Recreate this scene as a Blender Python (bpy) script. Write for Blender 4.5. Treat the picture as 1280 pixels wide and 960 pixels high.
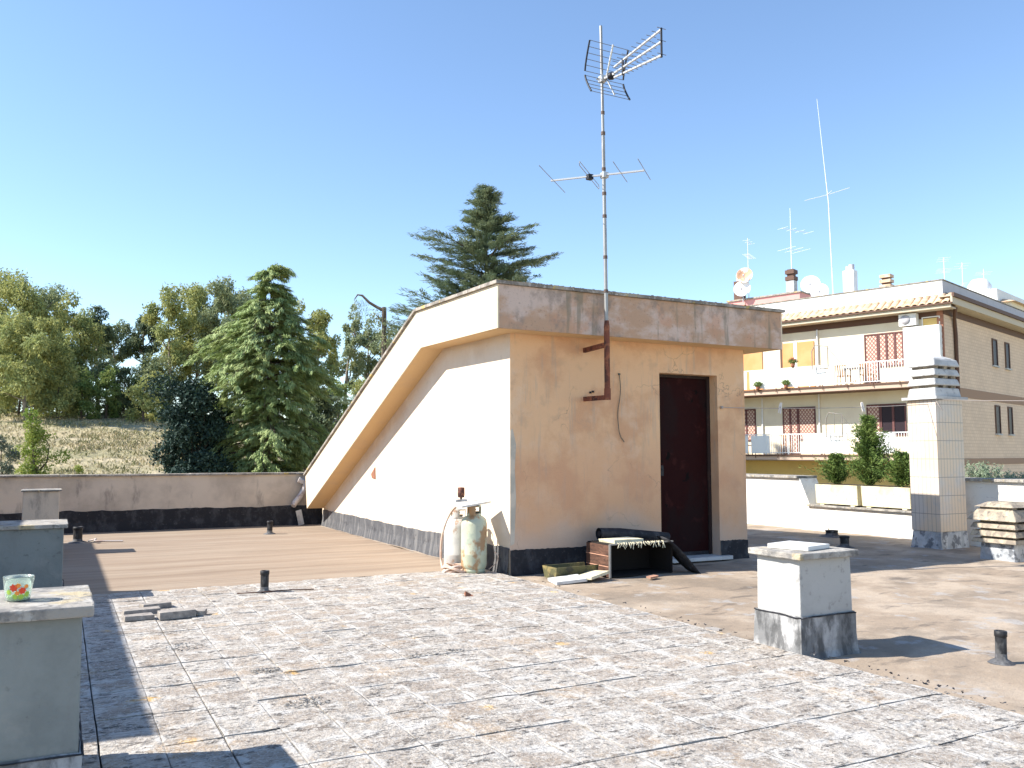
import bpy, bmesh, math, random
import numpy as np
from mathutils import Vector, Matrix, noise
R = math.radians
random.seed(7); rng = np.random.default_rng(7)
S = bpy.context.scene
for o in list(bpy.data.objects): bpy.data.objects.remove(o)

# ------------------------------------------------------------------ camera
CAMZ = 1.25; YAW = R(27.647); PITCH = R(4.68)
cd = bpy.data.cameras.new('camera'); cd.sensor_width = 36; cd.lens = 36*1075/1280
cd.clip_start = .05; cd.clip_end = 2000
cam = bpy.data.objects.new('camera', cd); S.collection.objects.link(cam)
cam.location = (0, 0, CAMZ); cam.rotation_euler = (math.pi/2+PITCH, 0, -YAW)
S.camera = cam
# ------------------------------------------------------------------ light
KX, KY = 1.10, -.39                       # metres of shadow per metre of height
SUN = Vector((-KX, -KY, 1)).normalized()
elev = math.asin(SUN.z); azim = math.atan2(SUN.x, SUN.y)
w = bpy.data.worlds.new('World'); S.world = w; w.use_nodes = True
wn = w.node_tree; wn.nodes.clear()
sky = wn.nodes.new('ShaderNodeTexSky'); sky.sky_type = 'NISHITA'; sky.sun_disc = False
sky.sun_elevation = elev; sky.sun_rotation = azim; sky.altitude = 50
sky.air_density = 1.0; sky.dust_density = .0; sky.ozone_density = 3.0
bg = wn.nodes.new('ShaderNodeBackground'); bg.inputs[1].default_value = .132
wo = wn.nodes.new('ShaderNodeOutputWorld')
wn.links.new(sky.outputs[0], bg.inputs[0]); wn.links.new(bg.outputs[0], wo.inputs[0])
ld = bpy.data.lights.new('sun', 'SUN'); ld.energy = 5.0; ld.angle = R(.53); ld.color = (1, .955, .88)
lo = bpy.data.objects.new('sun', ld); S.collection.objects.link(lo)
lo.rotation_euler = (-SUN).to_track_quat('-Z', 'Y').to_euler(); lo.location = (-20, 10, 30)
S.view_settings.view_transform = 'Standard'; S.view_settings.look = 'None'
S.view_settings.exposure = 1.0; S.view_settings.gamma = 1; S.view_settings.use_curve_mapping = False
S.render.engine = 'CYCLES'; S.cycles.max_bounces = 6; S.cycles.transparent_max_bounces = 8

# ------------------------------------------------------------------ helpers
def at(px, depth):                         # ground XY seen in column px (1280 wide photo) at a given depth
    fx, fy = math.sin(YAW), math.cos(YAW); a = (px-640)/1079*depth
    return (fx*depth+fy*a, fy*depth-fx*a)
class MB:
    def __init__(s): s.v = []; s.f = []; s.sm = []
    def add(s, vs, fs, smooth=False):
        n = len(s.v); s.v += [tuple(v) for v in vs]; s.f += [tuple(i+n for i in f) for f in fs]; s.sm += [smooth]*len(fs); return s
    def box(s, x0, x1, y0, y1, z0, z1, M=None, j=0):
        vs = [Vector((x, y, z)) for z in (z0, z1) for y in (y0, y1) for x in (x0, x1)]
        if j: vs = [v+Vector([random.uniform(-j, j) for _ in range(3)]) for v in vs]
        if M is not None: vs = [M @ v for v in vs]
        return s.add(vs, [(0,2,3,1),(4,5,7,6),(0,1,5,4),(2,6,7,3),(0,4,6,2),(1,3,7,5)])
    def frust(s, cx, cy, z0, z1, a0, b0, a1, b1, M=None):
        vs = [Vector((cx+sx*a, cy+sy*b, z)) for z, a, b in ((z0,a0,b0),(z1,a1,b1)) for sy in (-1,1) for sx in (-1,1)]
        if M is not None: vs = [M @ v for v in vs]
        return s.add(vs, [(0,2,3,1),(4,5,7,6),(0,1,5,4),(2,6,7,3),(0,4,6,2),(1,3,7,5)])
    def bar(s, p, q, w, h=None):
        h = h or w; p = Vector(p); q = Vector(q); d = (q-p).normalized()
        u = Vector((0,0,1)) if abs(d.z) < .95 else Vector((1,0,0))
        a = d.cross(u).normalized()*w/2; b = a.cross(d).normalized()*h/2
        vs = [c+i*a+k*b for c in (p, q) for i, k in ((-1,-1),(1,-1),(1,1),(-1,1))]
        return s.add(vs, [(3,2,1,0),(4,5,6,7),(0,1,5,4),(1,2,6,5),(2,3,7,6),(3,0,4,7)])
    def tube(s, pts, r, n=10, cap=True):
        pts = [Vector(p) for p in pts]; r = r if isinstance(r, (list, tuple)) else [r]*len(pts)
        vs = []; a = None
        for i, p in enumerate(pts):
            d = (pts[min(i+1, len(pts)-1)]-pts[max(i-1, 0)]).normalized()
            if a is None: a = d.orthogonal().normalized()
            a = (a-d*a.dot(d)); a = a.normalized() if a.length > 1e-6 else d.orthogonal().normalized()
            b = d.cross(a)
            vs += [p+r[i]*(math.cos(t)*a+math.sin(t)*b) for t in [2*math.pi*k/n for k in range(n)]]
        fs = [(i*n+k, i*n+(k+1) % n, (i+1)*n+(k+1) % n, (i+1)*n+k) for i in range(len(pts)-1) for k in range(n)]
        s.add(vs, fs, True)
        if cap:
            m = len(pts)
            s.add([vs[k] for k in range(n)], [tuple(range(n))[::-1]]); s.add(vs[(m-1)*n:], [tuple(range(n))])
        return s
    def lathe(s, prof, cx=0, cy=0, z=0, n=24, M=None):
        vs = [Vector((cx+r*math.cos(2*math.pi*k/n), cy+r*math.sin(2*math.pi*k/n), z+h)) for r, h in prof for k in range(n)]
        if M is not None: vs = [M @ v for v in vs]
        fs = [(i*n+k, i*n+(k+1) % n, (i+1)*n+(k+1) % n, (i+1)*n+k) for i in range(len(prof)-1) for k in range(n)]
        return s.add(vs, fs, True)
    def extrude(s, poly, axis, a, b):      # poly in the two other axes, in order
        def mk(p, t): return {'x': (t, p[0], p[1]), 'y': (p[0], t, p[1]), 'z': (p[0], p[1], t)}[axis]
        n = len(poly); vs = [mk(p, a) for p in poly]+[mk(p, b) for p in poly]
        fs = [tuple(range(n)), tuple(range(2*n-1, n-1, -1))]+[(i, n+i, n+(i+1) % n, (i+1) % n) for i in range(n)]
        return s.add(vs, fs)
    def build(s, name, mat, parent=None, bevel=0, fix=True):
        me = bpy.data.meshes.new(name); me.from_pydata(s.v, [], s.f); me.materials.append(mat)
        me.polygons.foreach_set('use_smooth', s.sm)
        if fix:
            bm = bmesh.new(); bm.from_mesh(me); bmesh.ops.recalc_face_normals(bm, faces=bm.faces); bm.to_mesh(me); bm.free()
        o = bpy.data.objects.new(name, me); S.collection.objects.link(o)
        if parent: o.parent = parent
        if bevel:
            b = o.modifiers.new('bevel', 'BEVEL'); b.width = bevel; b.segments = 2; b.limit_method = 'ANGLE'
        return o
def tag(o, label=None, cat=None, group=None, kind=None):
    if label: o['label'] = label
    if cat: o['category'] = cat
    if group: o['group'] = group
    if kind: o['kind'] = kind
    return o
def empty(name, loc=(0,0,0), label=None, cat=None, group=None, rz=0):
    o = bpy.data.objects.new(name, None); S.collection.objects.link(o); o.location = loc; o.rotation_euler.z = rz
    o.empty_display_size = .1
    return tag(o, label, cat, group)
def quads(name, P, mat, parent=None):      # P: (n,4,3) array
    n = len(P); me = bpy.data.meshes.new(name)
    me.vertices.add(4*n); me.vertices.foreach_set('co', P.astype(np.float32).ravel())
    me.loops.add(4*n); me.loops.foreach_set('vertex_index', np.arange(4*n, dtype=np.int32))
    me.polygons.add(n); me.polygons.foreach_set('loop_start', np.arange(0, 4*n, 4, dtype=np.int32))
    me.update(calc_edges=True); me.materials.append(mat)
    o = bpy.data.objects.new(name, me); S.collection.objects.link(o)
    if parent: o.parent = parent
    return o

# ------------------------------------------------------------------ materials
def c3(c): return (*c, 1)
def mat(name, col, rough=.85, layers=(), bump=(), metal=0, spec=.3, trans=0, extra=None):
    """layers: (colour, noise scale, lo, hi, strength, stretch(3), detail); bump: (scale, distance, stretch)"""
    m = bpy.data.materials.new(name); m.use_nodes = True; t = m.node_tree; N = t.nodes; Lk = t.links
    p = N['Principled BSDF']; out = N['Material Output']
    p.inputs['Roughness'].default_value = rough; p.inputs['Metallic'].default_value = metal
    p.inputs['Specular IOR Level'].default_value = spec
    tc = N.new('ShaderNodeTexCoord')
    rgb = N.new('ShaderNodeRGB'); rgb.outputs[0].default_value = c3(col); cur = rgb.outputs[0]
    seed = (sum(map(ord, name)) % 97)*1.7
    def nz(scale, stretch, detail, k, dist=0):
        mp = N.new('ShaderNodeMapping'); mp.inputs['Scale'].default_value = stretch
        mp.inputs['Location'].default_value = (seed+k*3.1, k*7.3, seed*.3)
        Lk.new(tc.outputs['Object'], mp.inputs[0])
        n = N.new('ShaderNodeTexNoise'); n.inputs['Scale'].default_value = scale; n.inputs['Detail'].default_value = detail
        n.inputs['Roughness'].default_value = .62; n.inputs['Distortion'].default_value = dist
        Lk.new(mp.outputs[0], n.inputs['Vector']); return n
    for k, L in enumerate(layers):
        L = tuple(L)+((1,1,1), 6)[len(L)-5:] if len(L) < 7 else L
        c, sc, a, b, st, sr, dt = L
        n = nz(sc, sr, dt, k); a -= .035; b -= .035
        r = N.new('ShaderNodeMapRange'); r.inputs[1].default_value = a; r.inputs[2].default_value = b
        r.inputs[3].default_value = 0; r.inputs[4].default_value = st; r.interpolation_type = 'SMOOTHSTEP'
        Lk.new(n.outputs['Fac'], r.inputs[0])
        mx = N.new('ShaderNodeMix'); mx.data_type = 'RGBA'; mx.inputs[7].default_value = c3(c)
        Lk.new(r.outputs[0], mx.inputs[0]); Lk.new(cur, mx.inputs[6]); cur = mx.outputs[2]
    if extra: cur = extra(N, Lk, tc, cur)
    Lk.new(cur, p.inputs['Base Color'])
    nb = None
    for k, (sc, ds, sr) in enumerate(bump):
        n = nz(sc, sr, 8, 20+k); b = N.new('ShaderNodeBump'); b.inputs['Distance'].default_value = ds; b.inputs['Strength'].default_value = 1
        Lk.new(n.outputs['Fac'], b.inputs['Height'])
        if nb: Lk.new(nb, b.inputs['Normal'])
        nb = b.outputs[0]
    if nb: Lk.new(nb, p.inputs['Normal'])
    if trans:
        tr = N.new('ShaderNodeBsdfTranslucent'); Lk.new(cur, tr.inputs[0])
        ms = N.new('ShaderNodeMixShader'); ms.inputs[0].default_value = trans
        Lk.new(p.outputs[0], ms.inputs[1]); Lk.new(tr.outputs[0], ms.inputs[2]); Lk.new(ms.outputs[0], out.inputs[0])
    return m
I3 = (1, 1, 1)
def math_node(N, Lk, op, a, b=None):
    n = N.new('ShaderNodeMath'); n.operation = op
    for i, v in enumerate((a, b)):
        if v is None: continue
        if isinstance(v, (int, float)): n.inputs[i].default_value = v
        else: Lk.new(v, n.inputs[i])
    return n.outputs[0]
def mixc(N, Lk, fac, a, col):
    mx = N.new('ShaderNodeMix'); mx.data_type = 'RGBA'; mx.inputs[7].default_value = c3(col)
    Lk.new(fac, mx.inputs[0]); Lk.new(a, mx.inputs[6]); return mx.outputs[2]

def plaster_extra(N, Lk, tc, cur):        # pinker and greyer plaster low on the wall; vertical runs
    sp = N.new('ShaderNodeSeparateXYZ'); Lk.new(tc.outputs['Object'], sp.inputs[0])
    n = N.new('ShaderNodeTexNoise'); n.inputs['Scale'].default_value = 1.6; n.inputs['Detail'].default_value = 5
    Lk.new(tc.outputs['Object'], n.inputs['Vector'])
    h = math_node(N, Lk, 'ADD', sp.outputs[2], math_node(N, Lk, 'MULTIPLY', n.outputs['Fac'], -1.3))
    r = N.new('ShaderNodeMapRange'); r.interpolation_type = 'SMOOTHSTEP'
    r.inputs[1].default_value = 1.15; r.inputs[2].default_value = .1; r.inputs[3].default_value = 0; r.inputs[4].default_value = .55
    Lk.new(h, r.inputs[0]); cur = mixc(N, Lk, r.outputs[0], cur, (.60, .325, .19))
    r = N.new('ShaderNodeMapRange'); r.interpolation_type = 'SMOOTHSTEP'
    r.inputs[1].default_value = .15; r.inputs[2].default_value = -.45; r.inputs[3].default_value = 0; r.inputs[4].default_value = .8
    Lk.new(h, r.inputs[0]); cur = mixc(N, Lk, r.outputs[0], cur, (.58, .44, .34))
    n5 = N.new('ShaderNodeTexNoise'); n5.inputs['Scale'].default_value = 4; n5.inputs['Detail'].default_value = 6; Lk.new(tc.outputs['Object'], n5.inputs['Vector'])
    ad = N.new('ShaderNodeVectorMath'); ad.operation = 'MULTIPLY_ADD'; ad.inputs[1].default_value = (.5, .5, .5); Lk.new(n5.outputs['Color'], ad.inputs[0]); Lk.new(tc.outputs['Object'], ad.inputs[2])
    vo = N.new('ShaderNodeTexVoronoi'); vo.feature = 'DISTANCE_TO_EDGE'; vo.inputs['Scale'].default_value = .9; Lk.new(ad.outputs[0], vo.inputs['Vector'])
    a1 = N.new('ShaderNodeMapRange'); a1.inputs[1].default_value = .006; a1.inputs[2].default_value = .001; Lk.new(vo.outputs['Distance'], a1.inputs[0])
    a2 = N.new('ShaderNodeMapRange'); a2.inputs[1].default_value = .50; a2.inputs[2].default_value = .60; a2.inputs[4].default_value = .5; Lk.new(n.outputs['Fac'], a2.inputs[0])
    return mixc(N, Lk, math_node(N, Lk, 'MULTIPLY', a1.outputs[0], a2.outputs[0]), cur, (.22, .16, .12))
PLAS = mat('peach_plaster', (.74, .47, .27), .9,
    [((.58, .32, .18), 1.5, .50, .66, .75, I3, 7), ((.74, .55, .38), 2.3, .56, .72, .5, I3, 6),
     ((.50, .35, .24), 3.5, .58, .72, .45, (2.2, 2.2, .35), 7), ((.46, .31, .21), 5, .60, .74, .35, I3, 9), ((.42, .34, .27), 9, .60, .70, .35, (1.5, 1.5, .12), 5)],
    [(60, .004, I3), (6, .006, I3)], extra=plaster_extra)
SIDEP = mat('sun_bleached_plaster', (.72, .60, .46), .9, [((.62, .49, .36), 1.3, .50, .70, .6, I3, 5), ((.78, .70, .58), 2.3, .54, .72, .5, I3, 6), ((.45, .38, .30), 11, .64, .76, .35, I3, 6)], [(60, .004, I3), (6, .006, I3)])  # same paint as the peach plaster, with sunlit paleness put into the colour
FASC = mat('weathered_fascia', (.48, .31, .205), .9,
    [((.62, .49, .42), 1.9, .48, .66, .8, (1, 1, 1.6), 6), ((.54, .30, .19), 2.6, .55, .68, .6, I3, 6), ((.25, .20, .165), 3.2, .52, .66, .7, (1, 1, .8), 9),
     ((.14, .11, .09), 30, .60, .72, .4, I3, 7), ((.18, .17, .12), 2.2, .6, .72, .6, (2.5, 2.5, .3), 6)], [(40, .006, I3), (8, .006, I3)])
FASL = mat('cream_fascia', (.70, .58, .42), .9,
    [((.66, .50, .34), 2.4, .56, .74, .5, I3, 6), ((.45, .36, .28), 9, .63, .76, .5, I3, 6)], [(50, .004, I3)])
SOFF = mat('ochre_soffit', (.62, .42, .22), .9, [((.54, .38, .24), 3, .5, .7, .5, I3, 5)], [(50, .003, I3)])
COPE = mat('lichen_coping', (.34, .30, .25), .95,
    [((.16, .14, .12), 6, .48, .62, .8, I3, 7), ((.55, .50, .44), 18, .58, .68, .7, I3, 7), ((.55, .40, .10), 5, .62, .68, .7, I3, 7)], [(40, .01, I3)])
BITU = mat('black_bitumen', (.022, .022, .026), .75, [((.07, .07, .075), 7, .5, .7, .7, (1, 1, .6), 7), ((.13, .12, .12), 24, .62, .74, .5, I3, 7)], [(30, .006, I3)], spec=.25)
GBIT = mat('grey_bitumen', (.085, .085, .09), .85, [((.18, .175, .17), 5, .48, .68, .8, (2, 2, .5), 8), ((.035, .035, .04), 9, .56, .7, .7, I3, 7)], [(30, .006, I3)])
def deck_extra(N, Lk, tc, cur):
    w_ = N.new('ShaderNodeTexWave'); w_.wave_type = 'BANDS'; w_.bands_direction = 'Y'; w_.inputs['Scale'].default_value = .5
    w_.inputs['Distortion'].default_value = 1.2; w_.inputs['Detail'].default_value = 3; w_.inputs['Detail Scale'].default_value = 2
    Lk.new(tc.outputs['Object'], w_.inputs['Vector'])
    r = N.new('ShaderNodeMapRange'); r.inputs[1].default_value = .93; r.inputs[2].default_value = 1.0; r.inputs[3].default_value = 0; r.inputs[4].default_value = .28
    Lk.new(w_.outputs['Fac'], r.inputs[0]); return mixc(N, Lk, r.outputs[0], cur, (.17, .11, .07))
DECKL = mat('brown_membrane', (.28, .21, .15), .9,
    [((.34, .27, .20), 1.6, .46, .66, .7, (.35, 2.2, 1), 6), ((.20, .145, .10), 1.5, .52, .70, .4, (.25, 3.2, 1), 8),
     ((.16, .11, .08), 2.2, .60, .70, .4, (.12, 5, 1), 7), ((.19, .13, .10), 60, .58, .72, .3, I3, 3)], [(120, .002, I3), (2, .006, (.3, 3, 1))], extra=deck_extra)
DECKR = mat('stained_membrane', (.31, .24, .175), .88,
    [((.42, .34, .26), 1.3, .46, .62, .8, I3, 7), ((.18, .145, .11), 1.3, .50, .66, .6, (1, 1.1, 1), 9), ((.06, .052, .048), 2.3, .60, .70, .55, (.8, 2.0, 1), 9),
     ((.36, .34, .32), 3.3, .60, .68, .7, I3, 8), ((.14, .11, .09), 70, .58, .74, .4, I3, 3)], [(90, .003, I3), (2.2, .03, (1, 1.6, 1))])
def tile_extra(N, Lk, tc, cur):
    sp = N.new('ShaderNodeSeparateXYZ'); Lk.new(tc.outputs['Object'], sp.inputs[0])
    nn = N.new('ShaderNodeTexNoise'); nn.inputs['Scale'].default_value = 9; nn.inputs['Detail'].default_value = 6; Lk.new(tc.outputs['Object'], nn.inputs['Vector'])
    U = math_node(N, Lk, 'MULTIPLY', math_node(N, Lk, 'ADD', sp.outputs[0], -4.07), 1/.2425)
    V = math_node(N, Lk, 'MULTIPLY', math_node(N, Lk, 'ADD', sp.outputs[1], -8.47), 1/.24925)
    du = math_node(N, Lk, 'ABSOLUTE', math_node(N, Lk, 'ADD', math_node(N, Lk, 'FRACT', U), -.5)); dv = math_node(N, Lk, 'ABSOLUTE', math_node(N, Lk, 'ADD', math_node(N, Lk, 'FRACT', V), -.5))
    ed = math_node(N, Lk, 'ADD', math_node(N, Lk, 'MAXIMUM', du, dv), math_node(N, Lk, 'MULTIPLY', math_node(N, Lk, 'ADD', nn.outputs['Fac'], -.5), .9))
    cb = N.new('ShaderNodeCombineXYZ'); Lk.new(math_node(N, Lk, 'FLOOR', U), cb.inputs[0]); Lk.new(math_node(N, Lk, 'FLOOR', V), cb.inputs[1])
    wn_ = N.new('ShaderNodeTexWhiteNoise'); wn_.noise_dimensions = '2D'; Lk.new(cb.outputs[0], wn_.inputs['Vector'])
    q = N.new('ShaderNodeMapRange'); q.inputs[1].default_value = .15; q.inputs[2].default_value = 1; q.inputs[3].default_value = 0; q.inputs[4].default_value = .65; Lk.new(wn_.outputs['Value'], q.inputs[0])
    ce = N.new('ShaderNodeMapRange'); ce.interpolation_type = 'SMOOTHSTEP'; ce.inputs[1].default_value = .44; ce.inputs[2].default_value = .22; Lk.new(ed, ce.inputs[0])
    cur = mixc(N, Lk, math_node(N, Lk, 'MULTIPLY', ce.outputs[0], q.outputs[0]), cur, (.28, .22, .17))
    ee = N.new('ShaderNodeMapRange'); ee.interpolation_type = 'SMOOTHSTEP'; ee.inputs[1].default_value = .42; ee.inputs[2].default_value = .54; ee.inputs[4].default_value = .75; Lk.new(ed, ee.inputs[0])
    cur = mixc(N, Lk, ee.outputs[0], cur, (.54, .51, .47))
    # thin hairline at the half joints
    hl = N.new('ShaderNodeMapRange'); hl.inputs[1].default_value = .478; hl.inputs[2].default_value = .496; Lk.new(math_node(N, Lk, 'MAXIMUM', du, dv), hl.inputs[0])
    hm = N.new('ShaderNodeMapRange'); hm.inputs[1].default_value = .50; hm.inputs[2].default_value = .60; hm.inputs[4].default_value = .7; Lk.new(nn.outputs['Fac'], hm.inputs[0])
    cur = mixc(N, Lk, math_node(N, Lk, 'MULTIPLY', hl.outputs[0], hm.outputs[0]), cur, (.08, .07, .06))
    # lichen rings in ochre, scattered
    v = N.new('ShaderNodeTexVoronoi'); v.inputs['Scale'].default_value = 2.3; v.inputs['Randomness'].default_value = 1
    n = N.new('ShaderNodeTexNoise'); n.inputs['Scale'].default_value = 16; n.inputs['Detail'].default_value = 4
    Lk.new(tc.outputs['Object'], n.inputs['Vector'])
    ad = N.new('ShaderNodeVectorMath'); ad.operation = 'MULTIPLY_ADD'; ad.inputs[1].default_value = (.09, .09, 0)
    Lk.new(n.outputs['Color'], ad.inputs[0]); Lk.new(tc.outputs['Object'], ad.inputs[2]); Lk.new(ad.outputs[0], v.inputs['Vector'])
    r = N.new('ShaderNodeMapRange'); r.inputs[1].default_value = .14; r.inputs[2].default_value = .07; r.inputs[3].default_value = 0; r.inputs[4].default_value = .8
    Lk.new(v.outputs['Distance'], r.inputs[0])
    n2 = N.new('ShaderNodeTexNoise'); n2.inputs['Scale'].default_value = 45; n2.inputs['Detail'].default_value = 3; Lk.new(tc.outputs['Object'], n2.inputs['Vector'])
    g = N.new('ShaderNodeMapRange'); g.inputs[1].default_value = .38; g.inputs[2].default_value = .5; Lk.new(n2.outputs['Fac'], g.inputs[0])
    f = math_node(N, Lk, 'MULTIPLY', r.outputs[0], g.outputs[0])
    cur = mixc(N, Lk, f, cur, (.62, .36, .10))
    # chalky veins between stones of the terrazzo
    v2 = N.new('ShaderNodeTexVoronoi'); v2.feature = 'DISTANCE_TO_EDGE'; v2.inputs['Scale'].default_value = 30
    Lk.new(ad.outputs[0], v2.inputs['Vector'])
    r2 = N.new('ShaderNodeMapRange'); r2.inputs[1].default_value = .07; r2.inputs[2].default_value = .0; r2.inputs[3].default_value = 0; r2.inputs[4].default_value = .5
    Lk.new(v2.outputs['Distance'], r2.inputs[0])
    return mixc(N, Lk, r2.outputs[0], cur, (.60, .57, .53))
TILE = mat('weathered_cement_tile', (.41, .365, .315), .95,
    [((.29, .245, .20), 2.6, .48, .62, .75, I3, 7), ((.52, .485, .435), 4, .53, .66, .65, (1, 1.5, 1), 9), ((.17, .155, .14), 30, .54, .63, .75, (1, 1.4, 1), 7),
     ((.055, .05, .047), 13, .585, .64, .9, (.8, 2.0, 1), 10), ((.42, .30, .19), 3.1, .58, .68, .5, I3, 6), ((.58, .545, .49), 34, .56, .66, .6, I3, 6)],
    [(22, .018, I3), (70, .008, I3)], extra=tile_extra)
TDARK = mat('joint_dirt', (.06, .055, .05), .95, [((.16, .15, .13), 12, .5, .7, .7, I3, 6)], [(30, .006, I3)])
GRAV = mat('crumbled_concrete', (.42, .39, .35), .95, [((.18, .17, .16), 9, .45, .6, .8, I3, 7), ((.6, .57, .53), 14, .55, .68, .7, I3, 6)], [(50, .008, I3)])
GREY = mat('grey_cement_render', (.235, .25, .235), .92,
    [((.17, .18, .17), 2.6, .48, .68, .6, I3, 6), ((.30, .30, .27), 4, .55, .72, .5, I3, 6), ((.12, .12, .115), 16, .63, .72, .6, I3, 8), ((.20, .20, .19), 2.2, .56, .7, .5, (3, 3, .4), 6)],
    [(45, .004, I3), (7, .004, I3)])
WHR = mat('pale_render', (.43, .42, .395), .92,
    [((.33, .32, .30), 2.4, .48, .68, .6, I3, 6), ((.2, .19, .18), 20, .60, .73, .5, I3, 7)], [(45, .004, I3), (7, .004, I3)])
SLEEVE = mat('dirty_grey_sleeve', (.42, .41, .40), .9,
    [((.15, .15, .148), 4, .46, .60, .85, (1, 1, .7), 8), ((.07, .07, .07), 6, .54, .66, .8, (1.5, 1.5, .6), 8)], [(30, .008, I3)])
SLAB = mat('weathered_cap_slab', (.34, .31, .27), .95,
    [((.15, .145, .14), 6, .48, .62, .8, I3, 8), ((.48, .45, .40), 11, .54, .66, .7, I3, 8), ((.55, .42, .20), 5, .60, .68, .5, I3, 7), ((.10, .095, .09), 22, .62, .7, .6, I3, 6)], [(40, .01, I3)])
PARA = mat('parapet_render', (.60, .51, .41), .93,
    [((.38, .32, .26), 1.1, .46, .66, .7, I3, 6), ((.60, .51, .42), 2.2, .55, .7, .5, I3, 6), ((.16, .14, .13), 3, .58, .72, .55, (1.6, 1, .5), 8)], [(30, .006, I3)])
WPAR = mat('white_parapet_render', (.72, .69, .63), .93,
    [((.56, .52, .45), 2.5, .55, .72, .5, I3, 6), ((.42, .30, .20), 3.3, .64, .72, .5, (1, 1, 2), 8), ((.3, .29, .28), 9, .66, .74, .5, (1, .6, 2), 8)], [(30, .006, I3)])
def seam_extra(N, Lk, tc, cur):
    sp = N.new('ShaderNodeSeparateXYZ'); Lk.new(tc.outputs['Object'], sp.inputs[0])
    h = math_node(N, Lk, 'ADD', sp.outputs[0], sp.outputs[1])
    f = math_node(N, Lk, 'FRACT', math_node(N, Lk, 'MULTIPLY', h, 1/.062))
    g = math_node(N, Lk, 'FRACT', math_node(N, Lk, 'MULTIPLY', sp.outputs[2], 1/.245))
    a = math_node(N, Lk, 'LESS_THAN', f, .09); b = math_node(N, Lk, 'LESS_THAN', g, .035)
    mxm = math_node(N, Lk, 'MAXIMUM', a, b)
    return mixc(N, Lk, mxm, cur, (.30, .255, .22))
TCH = mat('glazed_strip_tile', (.60, .53, .46), .45, [((.70, .52, .34), 1.5, .46, .62, .7, (1, 1, .8), 5), ((.52, .47, .42), 8, .55, .7, .5, I3, 5)], [(20, .002, I3)], extra=seam_extra, spec=.4)
CONC = mat('light_concrete', (.52, .51, .49), .9, [((.36, .35, .34), 4, .48, .66, .7, I3, 8), ((.20, .20, .2), 11, .60, .7, .6, I3, 8)], [(40, .006, I3)])
OLDC = mat('mossy_concrete', (.38, .32, .24), .95, [((.20, .17, .14), 7, .46, .62, .8, I3, 8), ((.52, .43, .30), 12, .55, .68, .7, I3, 8), ((.10, .09, .08), 16, .6, .68, .7, I3, 8)], [(30, .01, I3)])
TAPE = mat('silver_flashing', (.36, .38, .40), .5, [((.55, .56, .57), 7, .5, .62, .8, (1, 1, .6), 8), ((.10, .11, .13), 9, .54, .64, .8, I3, 8)], [(12, .02, I3)], metal=.25)
DOOR = mat('maroon_door_paint', (.022, .0045, .0045), .75, [((.018, .008, .008), 2.6, .50, .64, .9, (1, 1, .5), 8), ((.05, .014, .012), 4, .60, .7, .5, I3, 6), ((.004, .004, .004), 5, .64, .67, .9, (1, 1, .8), 8)], [(20, .003, I3)], spec=.08)
DFRM = mat('dark_door_frame', (.03, .018, .016), .7, [((.08, .04, .03), 9, .58, .7, .5, I3, 6)])
MARB = mat('marble_sill', (.55, .54, .52), .5, [((.38, .37, .36), 5, .5, .66, .6, I3, 7)])
RUST = mat('rusty_steel', (.19, .062, .035), .8, [((.045, .025, .022), 7, .50, .62, .85, (1, 1, .6), 8), ((.34, .13, .06), 16, .56, .68, .7, I3, 7)], [(60, .002, I3)])
GALV = mat('galvanised_steel', (.34, .33, .31), .45, [((.20, .18, .165), 12, .5, .68, .7, (1, 1, .3), 7)], metal=.55)
ALU = mat('dull_aluminium', (.52, .51, .49), .4, [((.45, .44, .42), 14, .5, .7, .5, I3, 5)], metal=.5)
ROD = mat('grey_aluminium_rod', (.20, .21, .23), .5, metal=.3)
BPLA = mat('black_plastic', (.012, .013, .02), .5)
WIREM = mat('grey_cable', (.10, .11, .085), .7)
CORD = mat('clothesline_cord', (.42, .36, .32), .8)
GASG = mat('green_gas_paint', (.40, .45, .33), .55, [((.52, .52, .38), 3, .45, .62, .7, I3, 5), ((.36, .19, .08), 5, .54, .62, .9, (1, 1, .7), 8), ((.22, .29, .24), 5, .58, .7, .5, I3, 6)], [(50, .001, I3)], spec=.4)
GASW = mat('pale_gas_paint', (.56, .54, .50), .55, [((.42, .40, .38), 3, .48, .64, .6, I3, 6), ((.36, .20, .11), 9, .60, .68, .8, (1, 1, .7), 8)], [(50, .001, I3)], spec=.4)
HOSE = mat('faded_hose', (.58, .40, .30), .6, [((.72, .62, .54), 9, .5, .65, .6, I3, 5)])
BOARD = mat('white_board', (.62, .61, .58), .7, [((.40, .37, .33), 8, .52, .68, .6, I3, 7)])
WOODD = mat('dark_old_wood', (.085, .042, .028), .8, [((.17, .085, .055), 5, .46, .66, .7, (1, 1, 6), 8), ((.03, .018, .014), 9, .56, .68, .7, (1, 1, 5), 7)], [(30, .003, (1, 1, 4))])
WOODP = mat('pale_wood_edge', (.50, .27, .18), .8, [((.30, .17, .12), 12, .5, .66, .7, I3, 6)])
CREAM = mat('cream_foam_board', (.66, .60, .42), .85, [((.42, .36, .24), 8, .54, .68, .7, I3, 7)], [(30, .004, I3)])
MOSSY = mat('mossy_plastic_trough', (.10, .095, .045), .8, [((.30, .23, .09), 6, .5, .64, .8, I3, 8), ((.035, .035, .03), 7, .54, .66, .8, I3, 7)], [(30, .006, I3)])
PIPE = mat('tarred_pipe', (.02, .02, .022), .55, [((.10, .10, .10), 13, .54, .66, .7, (1, 1, .5), 8), ((.32, .31, .30), 18, .65, .72, .6, (1, 1, .5), 7)], [(40, .003, I3)])
PVC = mat('cracked_pvc', (.58, .52, .48), .6, [((.34, .22, .18), 9, .55, .68, .7, I3, 7)])
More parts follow.
